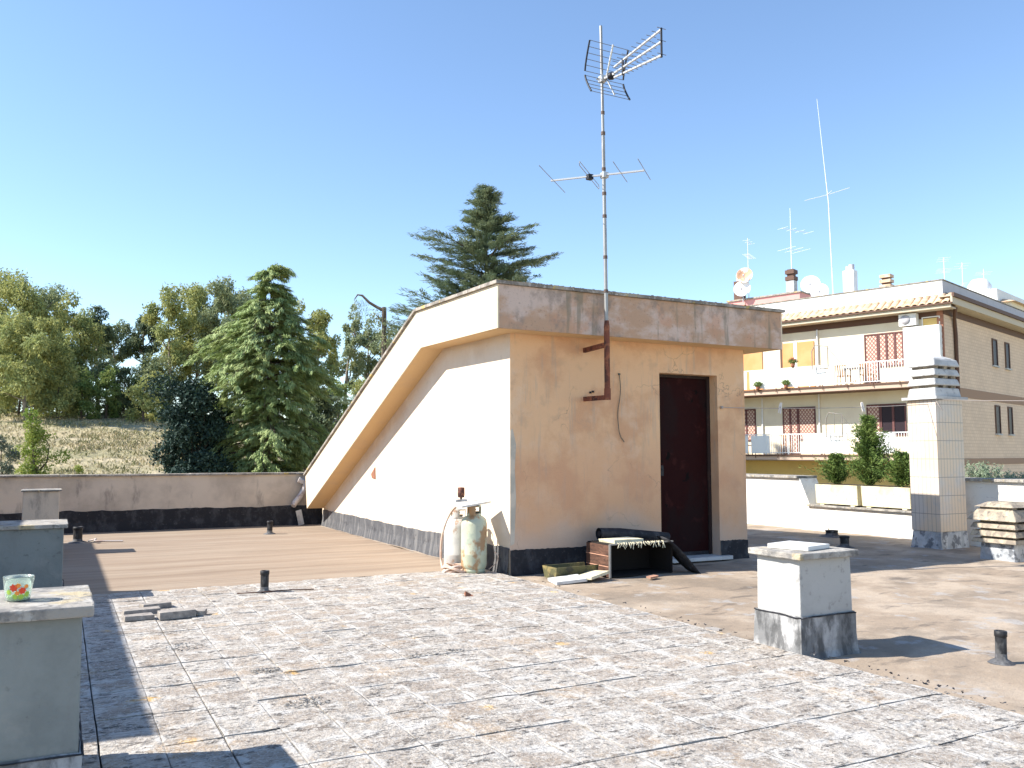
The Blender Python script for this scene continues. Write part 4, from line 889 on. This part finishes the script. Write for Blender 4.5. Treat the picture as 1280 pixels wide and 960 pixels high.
# things standing on the balconies: children cannot be used, so they are placed in world space
Tm = Matrix.Translation(BK) @ Matrix.Rotation(R(16.9), 4, 'Z')
def wl_(x, y, z): return tuple(Tm @ Vector((x, y, z)))
FR = mat('grey_metal_frame', (.22, .20, .17), .6)
for (s_, z, lab) in ((4.65, 4.22, 'glazed clothes drying frame on the upper balcony rail'), (4.1, 1.25, 'glazed clothes drying frame on the lower balcony rail')):
    t = empty('drying_frame', wl_(-1.45, s_, z+.75), lab, 'drying frame', rz=R(16.9))
    MB().tube([(0, -.36, .1), (0, -.36, .95), (0, .22, 1.05), (0, .36, .8), (0, .36, .0), (0, -.36, .0), (0, -.36, .1)], .024, 6, False).tube([(0, -.02, 0), (0, -.02, 1.0)], .012, 6).build('frame', FR, t)
    MB().tube([(0, -.36, .9), (.12, -.95, .1)], .010, 6).build('strut', FR, t)
CH = mat('cane', (.42, .24, .14), .8)
for (s_, z, w_, lab) in ((3.9, 4.22, .5, 'cane chair at the left behind the upper balcony bars'), (2.9, 4.22, .5, 'cane chair at the right behind the upper balcony bars'), (6.6, 1.25, .5, 'cane chair on the lower balcony at the left'), (8.7, 1.25, .45, 'cane chair on the lower balcony beside the peach hut edge')):
    t = empty('cane_chair', wl_(-.8, s_, z), lab, 'chair', 'chairs on the balconies', rz=R(16.9))
    MB().box(-.22, .22, -w_/2, w_/2, .40, .44).build('seat', CH, t)
    b = MB(); 
    for k in range(6): b.bar((-.2, -w_/2+.02+k*(w_-.04)/5, .44), (-.28, -w_/2+.02+k*(w_-.04)/5, .86), .03)
    b.bar((-.28, -w_/2, .86), (-.28, w_/2, .86), .04); b.build('backrest', CH, t)
    for a in (-1, 1):
        for c in (-1, 1): MB().bar((a*.19, c*(w_/2-.03), 0), (a*.19, c*(w_/2-.03), .40), .03).build('leg', CH, t)
t = empty('balcony_table', wl_(-.8, 3.4, 4.22), 'small table with a dark patterned cloth behind the upper balcony bars', 'table', rz=R(16.9))
MB().box(-.3, .3, -.35, .35, .70, .74).build('tabletop', GPAR, t)
for a in (-1, 1):
    for c in (-1, 1): MB().bar((a*.26, c*.31, 0), (a*.26, c*.31, .70), .04).build('leg', FR, t)
POT = mat('clay_pot', (.30, .12, .07), .8); FLW = mat('red_flower_heads', (.50, .10, .06), .7)
for (s_, z, hz, lab) in ((6.0, 4.22, .92, 'potted red flowers on top of the upper balcony rail'), (6.3, 4.22, 0, 'potted plant on the upper balcony floor, right of the post'), (7.7, 4.22, 0, 'potted plant on the upper balcony floor, near the brown post')):
    t = empty('potted_plant', wl_(-1.40 if not hz else -1.28, s_, z+hz-.02 if not hz else z+hz), lab, 'plant', 'potted plants on the upper balcony', rz=R(16.9))
    MB().lathe([(0, 0), (.07, 0), (.10, .16), (.085, .16), (0, .15)], n=14).build('pot', POT, t)
    quads('leaves', clump((0, 0, .27), (.18, .22, .13), 260, .09, .04), SHRB, t)
    if hz: quads('flowers', clump((0, 0, .33), (.15, .2, .1), 90, .06, .05), FLW, t)
# roof furniture
def stack(x, y, w_, d_, z0, z1, m_, label, capm=BROWNT, pots=1, rings=0, cat='chimney'):
    t = empty('rooftop_chimney', wl_(x, y, z0), label, cat, rz=R(16.9)); h_ = z1-z0
    MB().box(-w_/2, w_/2, -d_/2, d_/2, 0, h_*(.86 if not rings else .5)).build('shaft', m_, t)
    if rings:
        c = MB(); z = h_*.5+.02
        for k in range(rings): c.box(-w_/2-.03, w_/2+.03, -d_/2-.03, d_/2+.03, z, z+h_*.5/rings*.6); z += h_*.5/rings
        c.build('cowl', capm, t); MB().box(-w_/2+.05, w_/2-.05, -d_/2+.05, d_/2-.05, h_*.5, h_*.95).build('flue', BROWNT, t)
    else:
        MB().tube([(0, -.08, h_*.86), (0, -.08, h_)], min(w_, d_)*.3, 12).tube([(0, .1, h_*.86), (0, .1, h_*.97)], min(w_, d_)*.22, 12).build('cowl', capm, t)
stack(1.3, 4.4, .42, .5, 7.95, 9.95, WHITEW, 'tall white chimney stack with a small dark cowl on the neighbour roof edge', GPAR)
stack(1.3, 2.75, .36, .42, 7.95, 9.3, CONC, 'short chimney with banded brown cowl on the neighbour roof', ROOFT, rings=3)
# salmon roof block
PB = wl_(5.2, 8.85, 7.95)
sb = empty('roof_block', PB, 'salmon pink roof-top block behind the white parapet', 'roof block', rz=R(16.9))
MB().box(0, 3, 0, 4.3, 0, 1.85).build('wall', PINK, sb); MB().box(-.08, 3.08, -.08, 4.38, 1.85, 1.93).build('coping', COPE, sb)
stack(5.8, 12.75, .45, .5, 9.88, 11.2, BROWNT, 'dark chimney at the far left end of the salmon block', GPAR)
stack(5.8, 9.6, .4, .45, 9.88, 11.3, CONC, 'grey chimney with dark cowl on the salmon block', BROWNT, rings=2)
def dish(x, y, z, r, m_, label, ph_=None):
    t = empty('satellite_dish', wl_(x, y, z), label, 'satellite dish', 'satellite dishes on the neighbour roof', rz=R(16.9+200))
    Mr = Matrix.Rotation(R(75), 4, 'Y')
    prof = [(0, 0), (r*.35, .02*r*2), (r*.7, .09*r*2), (r, .19*r*2), (r*1.02, .19*r*2), (r*.7, .06*r*2), (0, -.02)]
    MB().lathe(prof, n=24, M=Mr).build('reflector', m_, t)
    MB().tube([(0, 0, -r*.9), (r*.9, 0, 0)], .02, 6).lathe([(0, 0), (.05, 0), (.05, .1), (0, .1)], r*.9, 0, -.05, 8).build('feed_arm', GPAR, t)
    MB().tube([(-.1, 0, -r*1.5), (-.1, 0, .1)], .03, 8).build('stand', GPAR, t)
def mast(x, y, z0, z1, label, rods, lean=0, r=.024, name='roof_aerial', rzz=0):
    t = empty(name, wl_(x, y, z0), label, 'antenna', rz=R(16.9+rzz)); h_ = z1-z0
    MB().tube([(0, 0, 0), (lean*.5, lean*.5, h_*.5), (lean, lean, h_)], [r, r*.8, r*.5], 8).build('pole', RAILW, t)
    for (zz, L_, ne, el) in rods:
        b = MB().tube([(-L_*.3, -L_*.3, zz), (L_*.7, L_*.7, zz+.02)], .014, 6)
        for k in range(ne):
            t_ = -.3+1.0*k/max(ne-1, 1); b.tube([(L_*t_-el/2, L_*t_+el/2, zz+.02), (L_*t_+el/2, L_*t_-el/2, zz+.02)], .008, 5)
        b.build('aerial_array', RAILW, t)
dish(5.1, 12.0, 11.1, .45, DISHR, 'rust-stained satellite dish, upper of the left pair'); dish(5.0, 12.1, 10.35, .46, DISH, 'white satellite dish, lower of the left pair')
dish(2.5, 6.9, 9.5, .46, DISH, 'white satellite dish, upper left of the middle pair'); dish(2.3, 6.35, 9.05, .42, DISH, 'white satellite dish, lower right of the middle pair')
mast(5.3, 11.9, 9.88, 13.3, 'aerial with a horizontal box array above the left dishes', [(2.4, .9, 7, .3), (3.2, .7, 3, .3)], rzz=-30)
mast(5.75, 9.55, 11.2, 14.6, 'thin upright aerial mast rising from the grey chimney', [(2.2, 1.4, 4, .5), (1.1, .8, 3, .9)], rzz=-60)
wm = empty('whip_antenna', wl_(1.6, 5.35, 7.95), 'very tall thin whip antenna with crossed arms on the neighbour roof', 'antenna', rz=R(16.9))
hh_ = 10.4; MB().tube([(0, 0, 0), (-.02, .10, hh_*.5), (-.06, .50, hh_)], [.026, .02, .009], 8).build('pole', RAILW, wm)
MB().tube([(-.7, .95, 5.35), (-.02, .16, 5.6)], .014, 5).tube([(-.02, .16, 5.6), (.65, -.65, 5.92)], .014, 5).tube([(-.02, .16, 5.6), (-.5, -.3, 5.6)], .012, 5).build('crossed_arms', RAILW, wm)
# buildings farther right
fb = empty('far_building', (*at(1262, 62), -9.6), 'white building with flat roof behind the apartment building at the right edge', 'building', rz=R(16.9))
MB().box(-2.0, 22, 0, 12, 0, 20.55).build('wall', WHITEW, fb); MB().box(-2.4, 22, -.5, 12, 20.56, 20.8).build('roof_slab', BEIGET, fb); MB().box(-2.2, 22, -.3, 12, 20.81, 22.6).build('attic', WHITEW, fb); MB().box(1, 3, -.04, -.001, 18, 19.6).build('window', GLASSD, fb)
th_ = empty('tiled_roof_house', (*at(1223, 66), -9.6), 'house with low terracotta hip roof just over the grey parapet', 'building', rz=R(16.9))
MB().box(-4.5, 4.5, -4, 4, 0, 21.6).build('wall', CREAMW, th_); MB().frust(0, 0, 21.6, 23.1, 4.8, 4.3, .5, .3).build('roof', ROOFT, th_)
wt = MB().lathe([(0, 0), (.75, .05), (.8, .3), (.8, .9), (.5, 1.35), (0, 1.45)], n=20).build('water_tank', DISH); wt.location = (*at(1234, 62), 12.6); tag(wt, 'white round-topped tank beside the terracotta roof', 'tank')
for px_, d_, z0, z1, rods, lab in ((1190, 52, 9.6, 13.3, [(2.9, .9, 4, .6), (3.6, .8, 3, .5)], 'faint aerial mast left of the right-hand three'), (1213, 56, 10.5, 13.9, [(1.9, 1.3, 5, .3), (3.2, 1.2, 3, .6)], 'faint aerial mast in the middle of the right-hand three'), (1240, 58, 11.2, 13.9, [(1.2, .8, 4, .6), (2.4, .7, 3, .7)], 'faint aerial mast right of the right-hand three beside the tank')):
    v = Tm.inverted() @ Vector((*at(px_, d_), 0)); mast(v.x, v.y, z0, z1, lab, rods, rzz=-20, r=.03)

# ------------------------------------------------------------------ trees
def limb(mb, p0, p1, r0, r1, bend=.1, n=5):
    p0 = Vector(p0); p1 = Vector(p1); L_ = (p1-p0).length; o_ = Vector((rng.normal(), rng.normal(), .3*rng.normal()))*bend*L_
    pts = [p0.lerp(p1, t)+o_*math.sin(math.pi*t) for t in [k/n for k in range(n+1)]]
    mb.tube(pts, [r0+(r1-r0)*k/n for k in range(n+1)], 7, False); return pts
def eucalyptus(px, depth, ytop, wpx, m_, label, bare=.35, dens=1.0, group='eucalyptus trees beyond the field', base=None, leaf=.36):
    x, y = at(px, depth); gz = terr(x, y)-.2; top_ = CAMZ+(568-ytop)/1079*depth; H = top_-gz; Rw = wpx*1.25/2/1079*depth
    t = empty('eucalyptus', (x, y, gz), label, 'tree', group)
    tk = MB(); tp_ = Vector((rng.normal()*.04*H, rng.normal()*.04*H, H*.86))
    tr_ = limb(tk, (0, 0, 0), tp_, .016*H+.05, .03, .02, 8)
    cl_ = []; nL = int(8+6*rng.random())
    for k in range(nL):
        f = bare+(.92-bare)*(k+rng.random()*.6)/nL; b0 = Vector((0, 0, 0)).lerp(tp_, f); a = k*2.4+rng.random()
        w_ = Rw*(.95-.55*abs((f-bare)/(1-bare)-.45)); e = b0+Vector((math.cos(a)*w_*.8, math.sin(a)*w_*.8, H*(.06+.10*rng.random())))
        limb(tk, b0, e, .006*H+.02, .015, .1, 4)
        cl_.append((e, w_*(.40+.25*rng.random()))); cl_.append((b0.lerp(e, .55)+Vector((0, 0, H*.03)), w_*(.30+.2*rng.random())))
    cl_.append((tp_+Vector((0, 0, H*.05)), Rw*.45)); cl_.append((tp_-Vector((0, 0, H*.06)), Rw*.5))
    tk.build('trunk', BARK, t)
    qs = []
    for c, r_ in cl_:
        nn = int(95*dens*(r_/1.2)**1.5)+30
        for _ in range(3):
            off = rng.normal(size=3)*r_*.42; off[2] *= .8
            qs.append(clump(np.array(c)+off, (r_*.58, r_*.58, r_*.72), nn, leaf, leaf*.42, droop=.7, shell=.3))
    quads('crown', np.concatenate(qs), m_, t)
Ls = 'eucalyptus'
for a in ((12, 92, 344, 95, EUC1, 'broad yellow-green eucalyptus at the left edge of the photo', .12, 1.6),
          (48, 100, 350, 85, EUC2, 'tall loose eucalyptus second from the left edge', .15, 1.3),
          (30, 84, 392, 80, EUC1, 'yellow-green eucalyptus standing lower in front at the far left', .1, 1.4),
          (82, 96, 380, 62, EUC1, 'olive-toned eucalyptus left of the dark-headed slender one', .15, 1.3),
          (122, 104, 375, 38, EUC3, 'slender dark-headed eucalyptus on bare stems', .55, 1.2),
          (142, 108, 396, 34, EUC2, 'thin sparse eucalyptus in the gap of the tree line', .5, .9),
          (173, 104, 388, 40, EUC3, 'dark-crowned eucalyptus with a tall bare trunk left of the big clump', .58, 1.3),
          (212, 96, 358, 62, EUC1, 'pale crowned eucalyptus at the left of the tall clump', .2, 1.3),
          (242, 100, 346, 72, EUC1, 'tallest eucalyptus of the clump behind the dark oak', .2, 1.5),
          (282, 98, 350, 66, EUC2, 'dense eucalyptus just left of the large green cedar', .2, 1.5),
          (312, 104, 356, 60, EUC3, 'dark eucalyptus crown showing over the left of the cedar', .3, 1.4),
          (392, 98, 384, 58, EUC1, 'yellowish eucalyptus at the right shoulder of the cedar', .2, 1.2),
          (430, 104, 378, 34, EUC2, 'slim airy eucalyptus with pale stem right of the cedar', .3, .8),
          (460, 102, 396, 42, EUC2, 'airy eucalyptus behind the leafless pole trunk', .25, .9),
          (492, 100, 405, 46, EUC2, 'airy eucalyptus cut by the sloping roof edge', .2, .9)):
    eucalyptus(*a)
def shrubtree(px, depth, ytop, wpx, m_, label, group='low trees under the eucalyptus', dens=1, name='small_tree', leaf=.28, lobes=9, low=0.1, cat='tree'):
    x, y = at(px, depth); gz = terr(x, y)-.1; top_ = CAMZ+(568-ytop)/1079*depth; H = top_-gz; Rw = wpx/2/1079*depth
    t = empty(name, (x, y, gz), label, cat, group); tk = MB(); qs = []
    limb(tk, (0, 0, 0), (0, 0, H*.7), .02*H+.03, .03, .03)
    for k in range(lobes):
        f = low+(.86-low)*k/(lobes-1); a = k*2.4+rng.random(); w_ = Rw*(1-.75*max(f-.35, 0)/.65)*.62
        e = Vector((math.cos(a)*w_, math.sin(a)*w_, H*f)); limb(tk, (0, 0, H*f*.7), e, .02+.004*H, .01, .1, 3)
        for _ in range(3):
            r_ = Rw*(.30+.22*rng.random()); off = rng.normal(size=3)*r_*.45
            qs.append(clump(np.array(e)+off, (r_, r_, r_*.8), int((110*dens)*(r_/leaf/3)**1.6)+40, leaf, leaf*.5, droop=.1, shell=.35))
    tk.build('trunk', BARKD, t); quads('crown', np.concatenate(qs), m_, t)
for a in ((100, 88, 468, 46, SHRB, 'green bushy tree under the left eucalyptus'), (118, 94, 440, 60, EUC2, 'grey-green bushy tree behind the green ones in the middle of the tree line'), (190, 95, 440, 60, EUC2, 'tall grey-green bushy tree left of the dark oak'), (45, 92, 440, 80, EUC1, 'broad olive bushy tree below the left eucalyptus crowns'), (165, 96, 478, 70, SHRB, 'low green bushy tree at the edge of the field'), (130, 90, 452, 40, SHRB, 'green bushy tree beneath the slender dark eucalyptus'),
          (152, 92, 455, 40, EUC3, 'dark bushy tree in the gap beside the bare trunk'), (178, 88, 462, 44, EUC1, 'yellowish bushy tree left of the dark oak'), (70, 86, 462, 54, EUC1, 'olive bushy tree behind the bright small tree'),
          (20, 88, 455, 60, EUC2, 'grey-green bushy tree at the left edge under the eucalyptus'), (200, 92, 470, 34, SHRB, 'small green tree touching the top left of the dark oak'), (420, 90, 470, 44, SHRB, 'green bushy tree right of the cedar foot'), (455, 92, 462, 46, EUC1, 'yellowish bushy tree under the leafless pole trunk')):
    shrubtree(*a)
shrubtree(243, 43, 448, 104, HOLM, 'very dark dense holm oak left of the large green cedar', None, 2.4, 'holm_oak', .2, 18, .42)
shrubtree(275, 46, 470, 60, HOLM, 'dark oak half hidden behind the left side of the cedar', None, 2.2, 'holm_oak', .2, 12, .4)
shrubtree(388, 52, 440, 84, EUC3, 'dark green tree behind the right side of the cedar', None, 1.8, 'small_tree', .22, 16, .35)
shrubtree(44, 44, 492, 62, BRIG, 'bright green small tree in the field at the left', None, .9, 'small_tree', .15, 10, .45)
shrubtree(8, 40, 520, 46, OLIV, 'grey olive tree cut by the left edge', None, 1.2, 'olive_tree', .13, 10, .3)
shrubtree(32, 34, 560, 44, OLIV, 'low grey-green olive shrub just above the parapet', None, 1.1, 'olive_shrub', .11, 8, .3, 'shrub')
shrubtree(98, 38, 552, 24, BRIG, 'slim bright green shrub rising over the parapet', None, 1.0, 'shrub', .10, 8, .3, 'shrub')
for px_, d_, yt, w_, lab in ((832, 75, 363, 26, 'small rounded treetop over the penthouse roof, left of two'), (876, 75, 364, 40, 'broader rounded treetop over the penthouse roof, right of two')):
    shrubtree(px_, d_, yt, w_*3, EUC1, lab, 'treetops over the penthouse roof', 1.2, 'round_tree', .25, 9, .3)

def cedar(px, depth, ytop, prof, m_, label, droop, rise, tiers, per, leaf, name='cedar', bark=BARKD, spray=26):
    """prof: function f (0 bottom..1 top) -> branch length in metres"""
    x, y = at(px, depth); gz = terr(x, y)-.2; H = CAMZ+(568-ytop)/1079*depth-gz
    t = empty(name, (x, y, gz), label, 'tree'); tk = MB(); limb(tk, (0, 0, 0), (0, 0, H*.985), .018*H, .015, .008, 10)
    qs = []
    for i in range(tiers):
        f = .10+.89*(i/(tiers-1))**.95; L0 = prof(f)
        nb_ = per if f < .85 else max(4, per-2)
        for k in range(nb_):
            a = i*1.9+k*2*math.pi/nb_+rng.normal()*.22; L_ = L0*(.42+.75*rng.random()); d = np.array([math.cos(a), math.sin(a), 0.]); z0 = f*H+rng.normal()*.012*H
            pts = []
            for q in range(6):
                u_ = q/5; pts.append(Vector((d[0]*L_*u_, d[1]*L_*u_, z0+L_*(rise*u_-droop*u_*u_))))
            tk.tube(pts, [.012*L_+.012-(.011*L_+.004)*q/5 for q in range(6)], 5, False)
            ns = int(9+L_*5); sd = np.array([-d[1], d[0], 0.])
            for s_ in range(ns):
                u_ = .16+.84*(s_+rng.random())/ns; c = np.array([d[0]*L_*u_, d[1]*L_*u_, z0+L_*(rise*u_-droop*u_*u_)])
                wv = L_*.30*(1.1-u_)+.12; off = rng.normal()*wv; c = c+sd*off+np.array([0, 0, -abs(off)*.25*(1+droop)+rng.normal()*.05])
                n_ = spray; sl_ = .30+.12*L_*.3; dd = unit((d*(.8)+sd*np.sign(off)*min(abs(off)/(wv+.01), 1.2)*.7+np.array([0, 0, rise*.6-droop*1.1*u_]))[None, :])[0]
                tt = rng.random(n_); p = c+dd*(tt[:, None]-.3)*sl_*1.6+rng.normal(size=(n_, 3))*np.array([.07, .07, .035])
                ld_ = unit(dd+sph(n_)*.55+np.array([0, 0, -.25*droop])); nr = unit(np.array([0, 0, 1.])+sph(n_)*.5)
                qs.append(rand_quads(p, ld_, nr, leaf*(.6+.8*rng.random(n_)), leaf*.17*np.ones(n_)))
    tk.build('trunk', bark, t); quads('foliage', np.concatenate(qs), m_, t)
cedar(334, 45, 336, lambda f: min(5.8*(1-f)**.36, 3.75)*(.88+.2*math.sin(f*17+1)) if f < .985 else 1.0, DEOD, 'large light green drooping cedar in front of the eucalyptus', .70, .34, 26, 8, .30, spray=60)
cedar(607, 38, 230, lambda f: min(11.8*(1-f)**.85, 5.4)*(.85+.2*math.sin(f*31))+.12, ATLA, 'blue-green conical cedar rising behind the penthouse roof', .05, .34, 40, 9, .22, 'blue_cedar', spray=48)
# leafless pole trunk with one hanging branch
x, y = at(477, 60); gz = terr(x, y); zt = CAMZ+(568-382)/1079*60
dt = empty('bare_tree', (x, y, gz), 'bare pole-like trunk with a single hanging branch right of the cedar', 'tree')
rt_ = Vector((math.cos(YAW), -math.sin(YAW), 0)); k_ = 60/1079
mb = MB(); limb(mb, (0, 0, 0), (rt_*1*k_)+Vector((0, 0, zt-gz)), .28, .16, .002, 6)
hz = zt-gz; pts = [Vector((0, 0, hz-4*k_)), rt_*(-8*k_)+Vector((0, 0, hz-0*k_)), rt_*(-18*k_)+Vector((0, 0, hz+6*k_)), rt_*(-27*k_)+Vector((0, 0, hz+15*k_)), rt_*(-33*k_)+Vector((0, 0, hz+16*k_)), rt_*(-37*k_)+Vector((0, 0, hz+10*k_))]
mb.tube(pts, [.13, .11, .10, .08, .06, .03], 7, False)
limb(mb, (0, 0, hz-20*k_), rt_*(-9*k_)+Vector((0, 0, hz-10*k_)), .09, .04); limb(mb, (0, 0, hz-32*k_), rt_*(16*k_)+Vector((0, 0, hz-36*k_)), .08, .04); mb.build('trunk', BARKD, dt)
qs = []
for _ in range(34):
    u_ = rng.random(); c = np.array(pts[2].lerp(pts[5], u_)); m_ = 14; tt = rng.random(m_)*(.9+rng.random()*1.2)
    p = c+np.array([0, 0, -1.])*tt[:, None]+rng.normal(size=(m_, 3))*.06; qs.append(rand_quads(p, unit(np.array([0, 0, -1.])+sph(m_)*.4), sph(m_), .16*np.ones(m_), .03*np.ones(m_)))
for c, r_, n_ in ((rt_*(-9*k_)+Vector((0, 0, hz-12*k_)), .7, 160), (Vector((0, 0, hz-26*k_)), .9, 240), (rt_*(14*k_)+Vector((0, 0, hz-34*k_)), .8, 160), (rt_*(3*k_)+Vector((0, 0, hz-44*k_)), .8, 160)):
    qs.append(clump(np.array(c), (r_, r_, r_), n_, .2, .08, droop=.5, shell=.2))
quads('foliage', np.concatenate(qs), EUC2, dt)

# dry grass on the slope that shows above the parapet
n_ = 60000; dpt = 36+72*rng.random(n_)**.8; pxs = rng.random(n_)*560-40
fx, fy = math.sin(YAW), math.cos(YAW); a = (pxs-640)/1079*dpt; X_ = fx*dpt+fy*a; Y_ = fy*dpt-fx*a
dn = np.array([noise.noise(Vector((x*.12, y*.3, 0))) for x, y in zip(X_, Y_)]); keep = rng.random(n_) < (.35+dn*1.2); X_, Y_ = X_[keep], Y_[keep]; n_ = len(X_)
Z_ = np.array([terr(x, y) for x, y in zip(X_, Y_)]); hb_ = .12+.22*rng.random(n_)
quads('dry_grass', rand_quads(np.stack([X_, Y_, Z_+hb_*.4], 1), unit(sph(n_)*.5+np.array([0, 0, 1.])), sph(n_), hb_, .08+.10*rng.random(n_)), GRASSM)['kind'] = 'stuff'
n_ = 1500; dpt = 38+62*rng.random(n_); pxs = rng.random(n_)*560-40; a = (pxs-640)/1079*dpt; X_ = fx*dpt+fy*a; Y_ = fy*dpt-fx*a
dn = np.array([noise.noise(Vector((x*.07, y*.22, 5))) for x, y in zip(X_, Y_)]); keep = dn > .02; X_, Y_ = X_[keep], Y_[keep]; qs = []
for x, y in zip(X_, Y_):
    m_ = 12; c = np.array([x, y, terr(x, y)+.08]); hh_ = .2+.35*rng.random(m_)
    qs.append(rand_quads(c+rng.normal(size=(m_, 3))*np.array([.35, .25, .04])+np.array([0, 0, .08]), unit(sph(m_)*.7+np.array([0, 0, 1.])), sph(m_), hh_, .10*np.ones(m_)))
quads('weeds', np.concatenate(qs), leafmat('weed_blade', (.20, .20, .09), (.28, .25, .13), (.13, .14, .06), .2, .3))['kind'] = 'stuff'
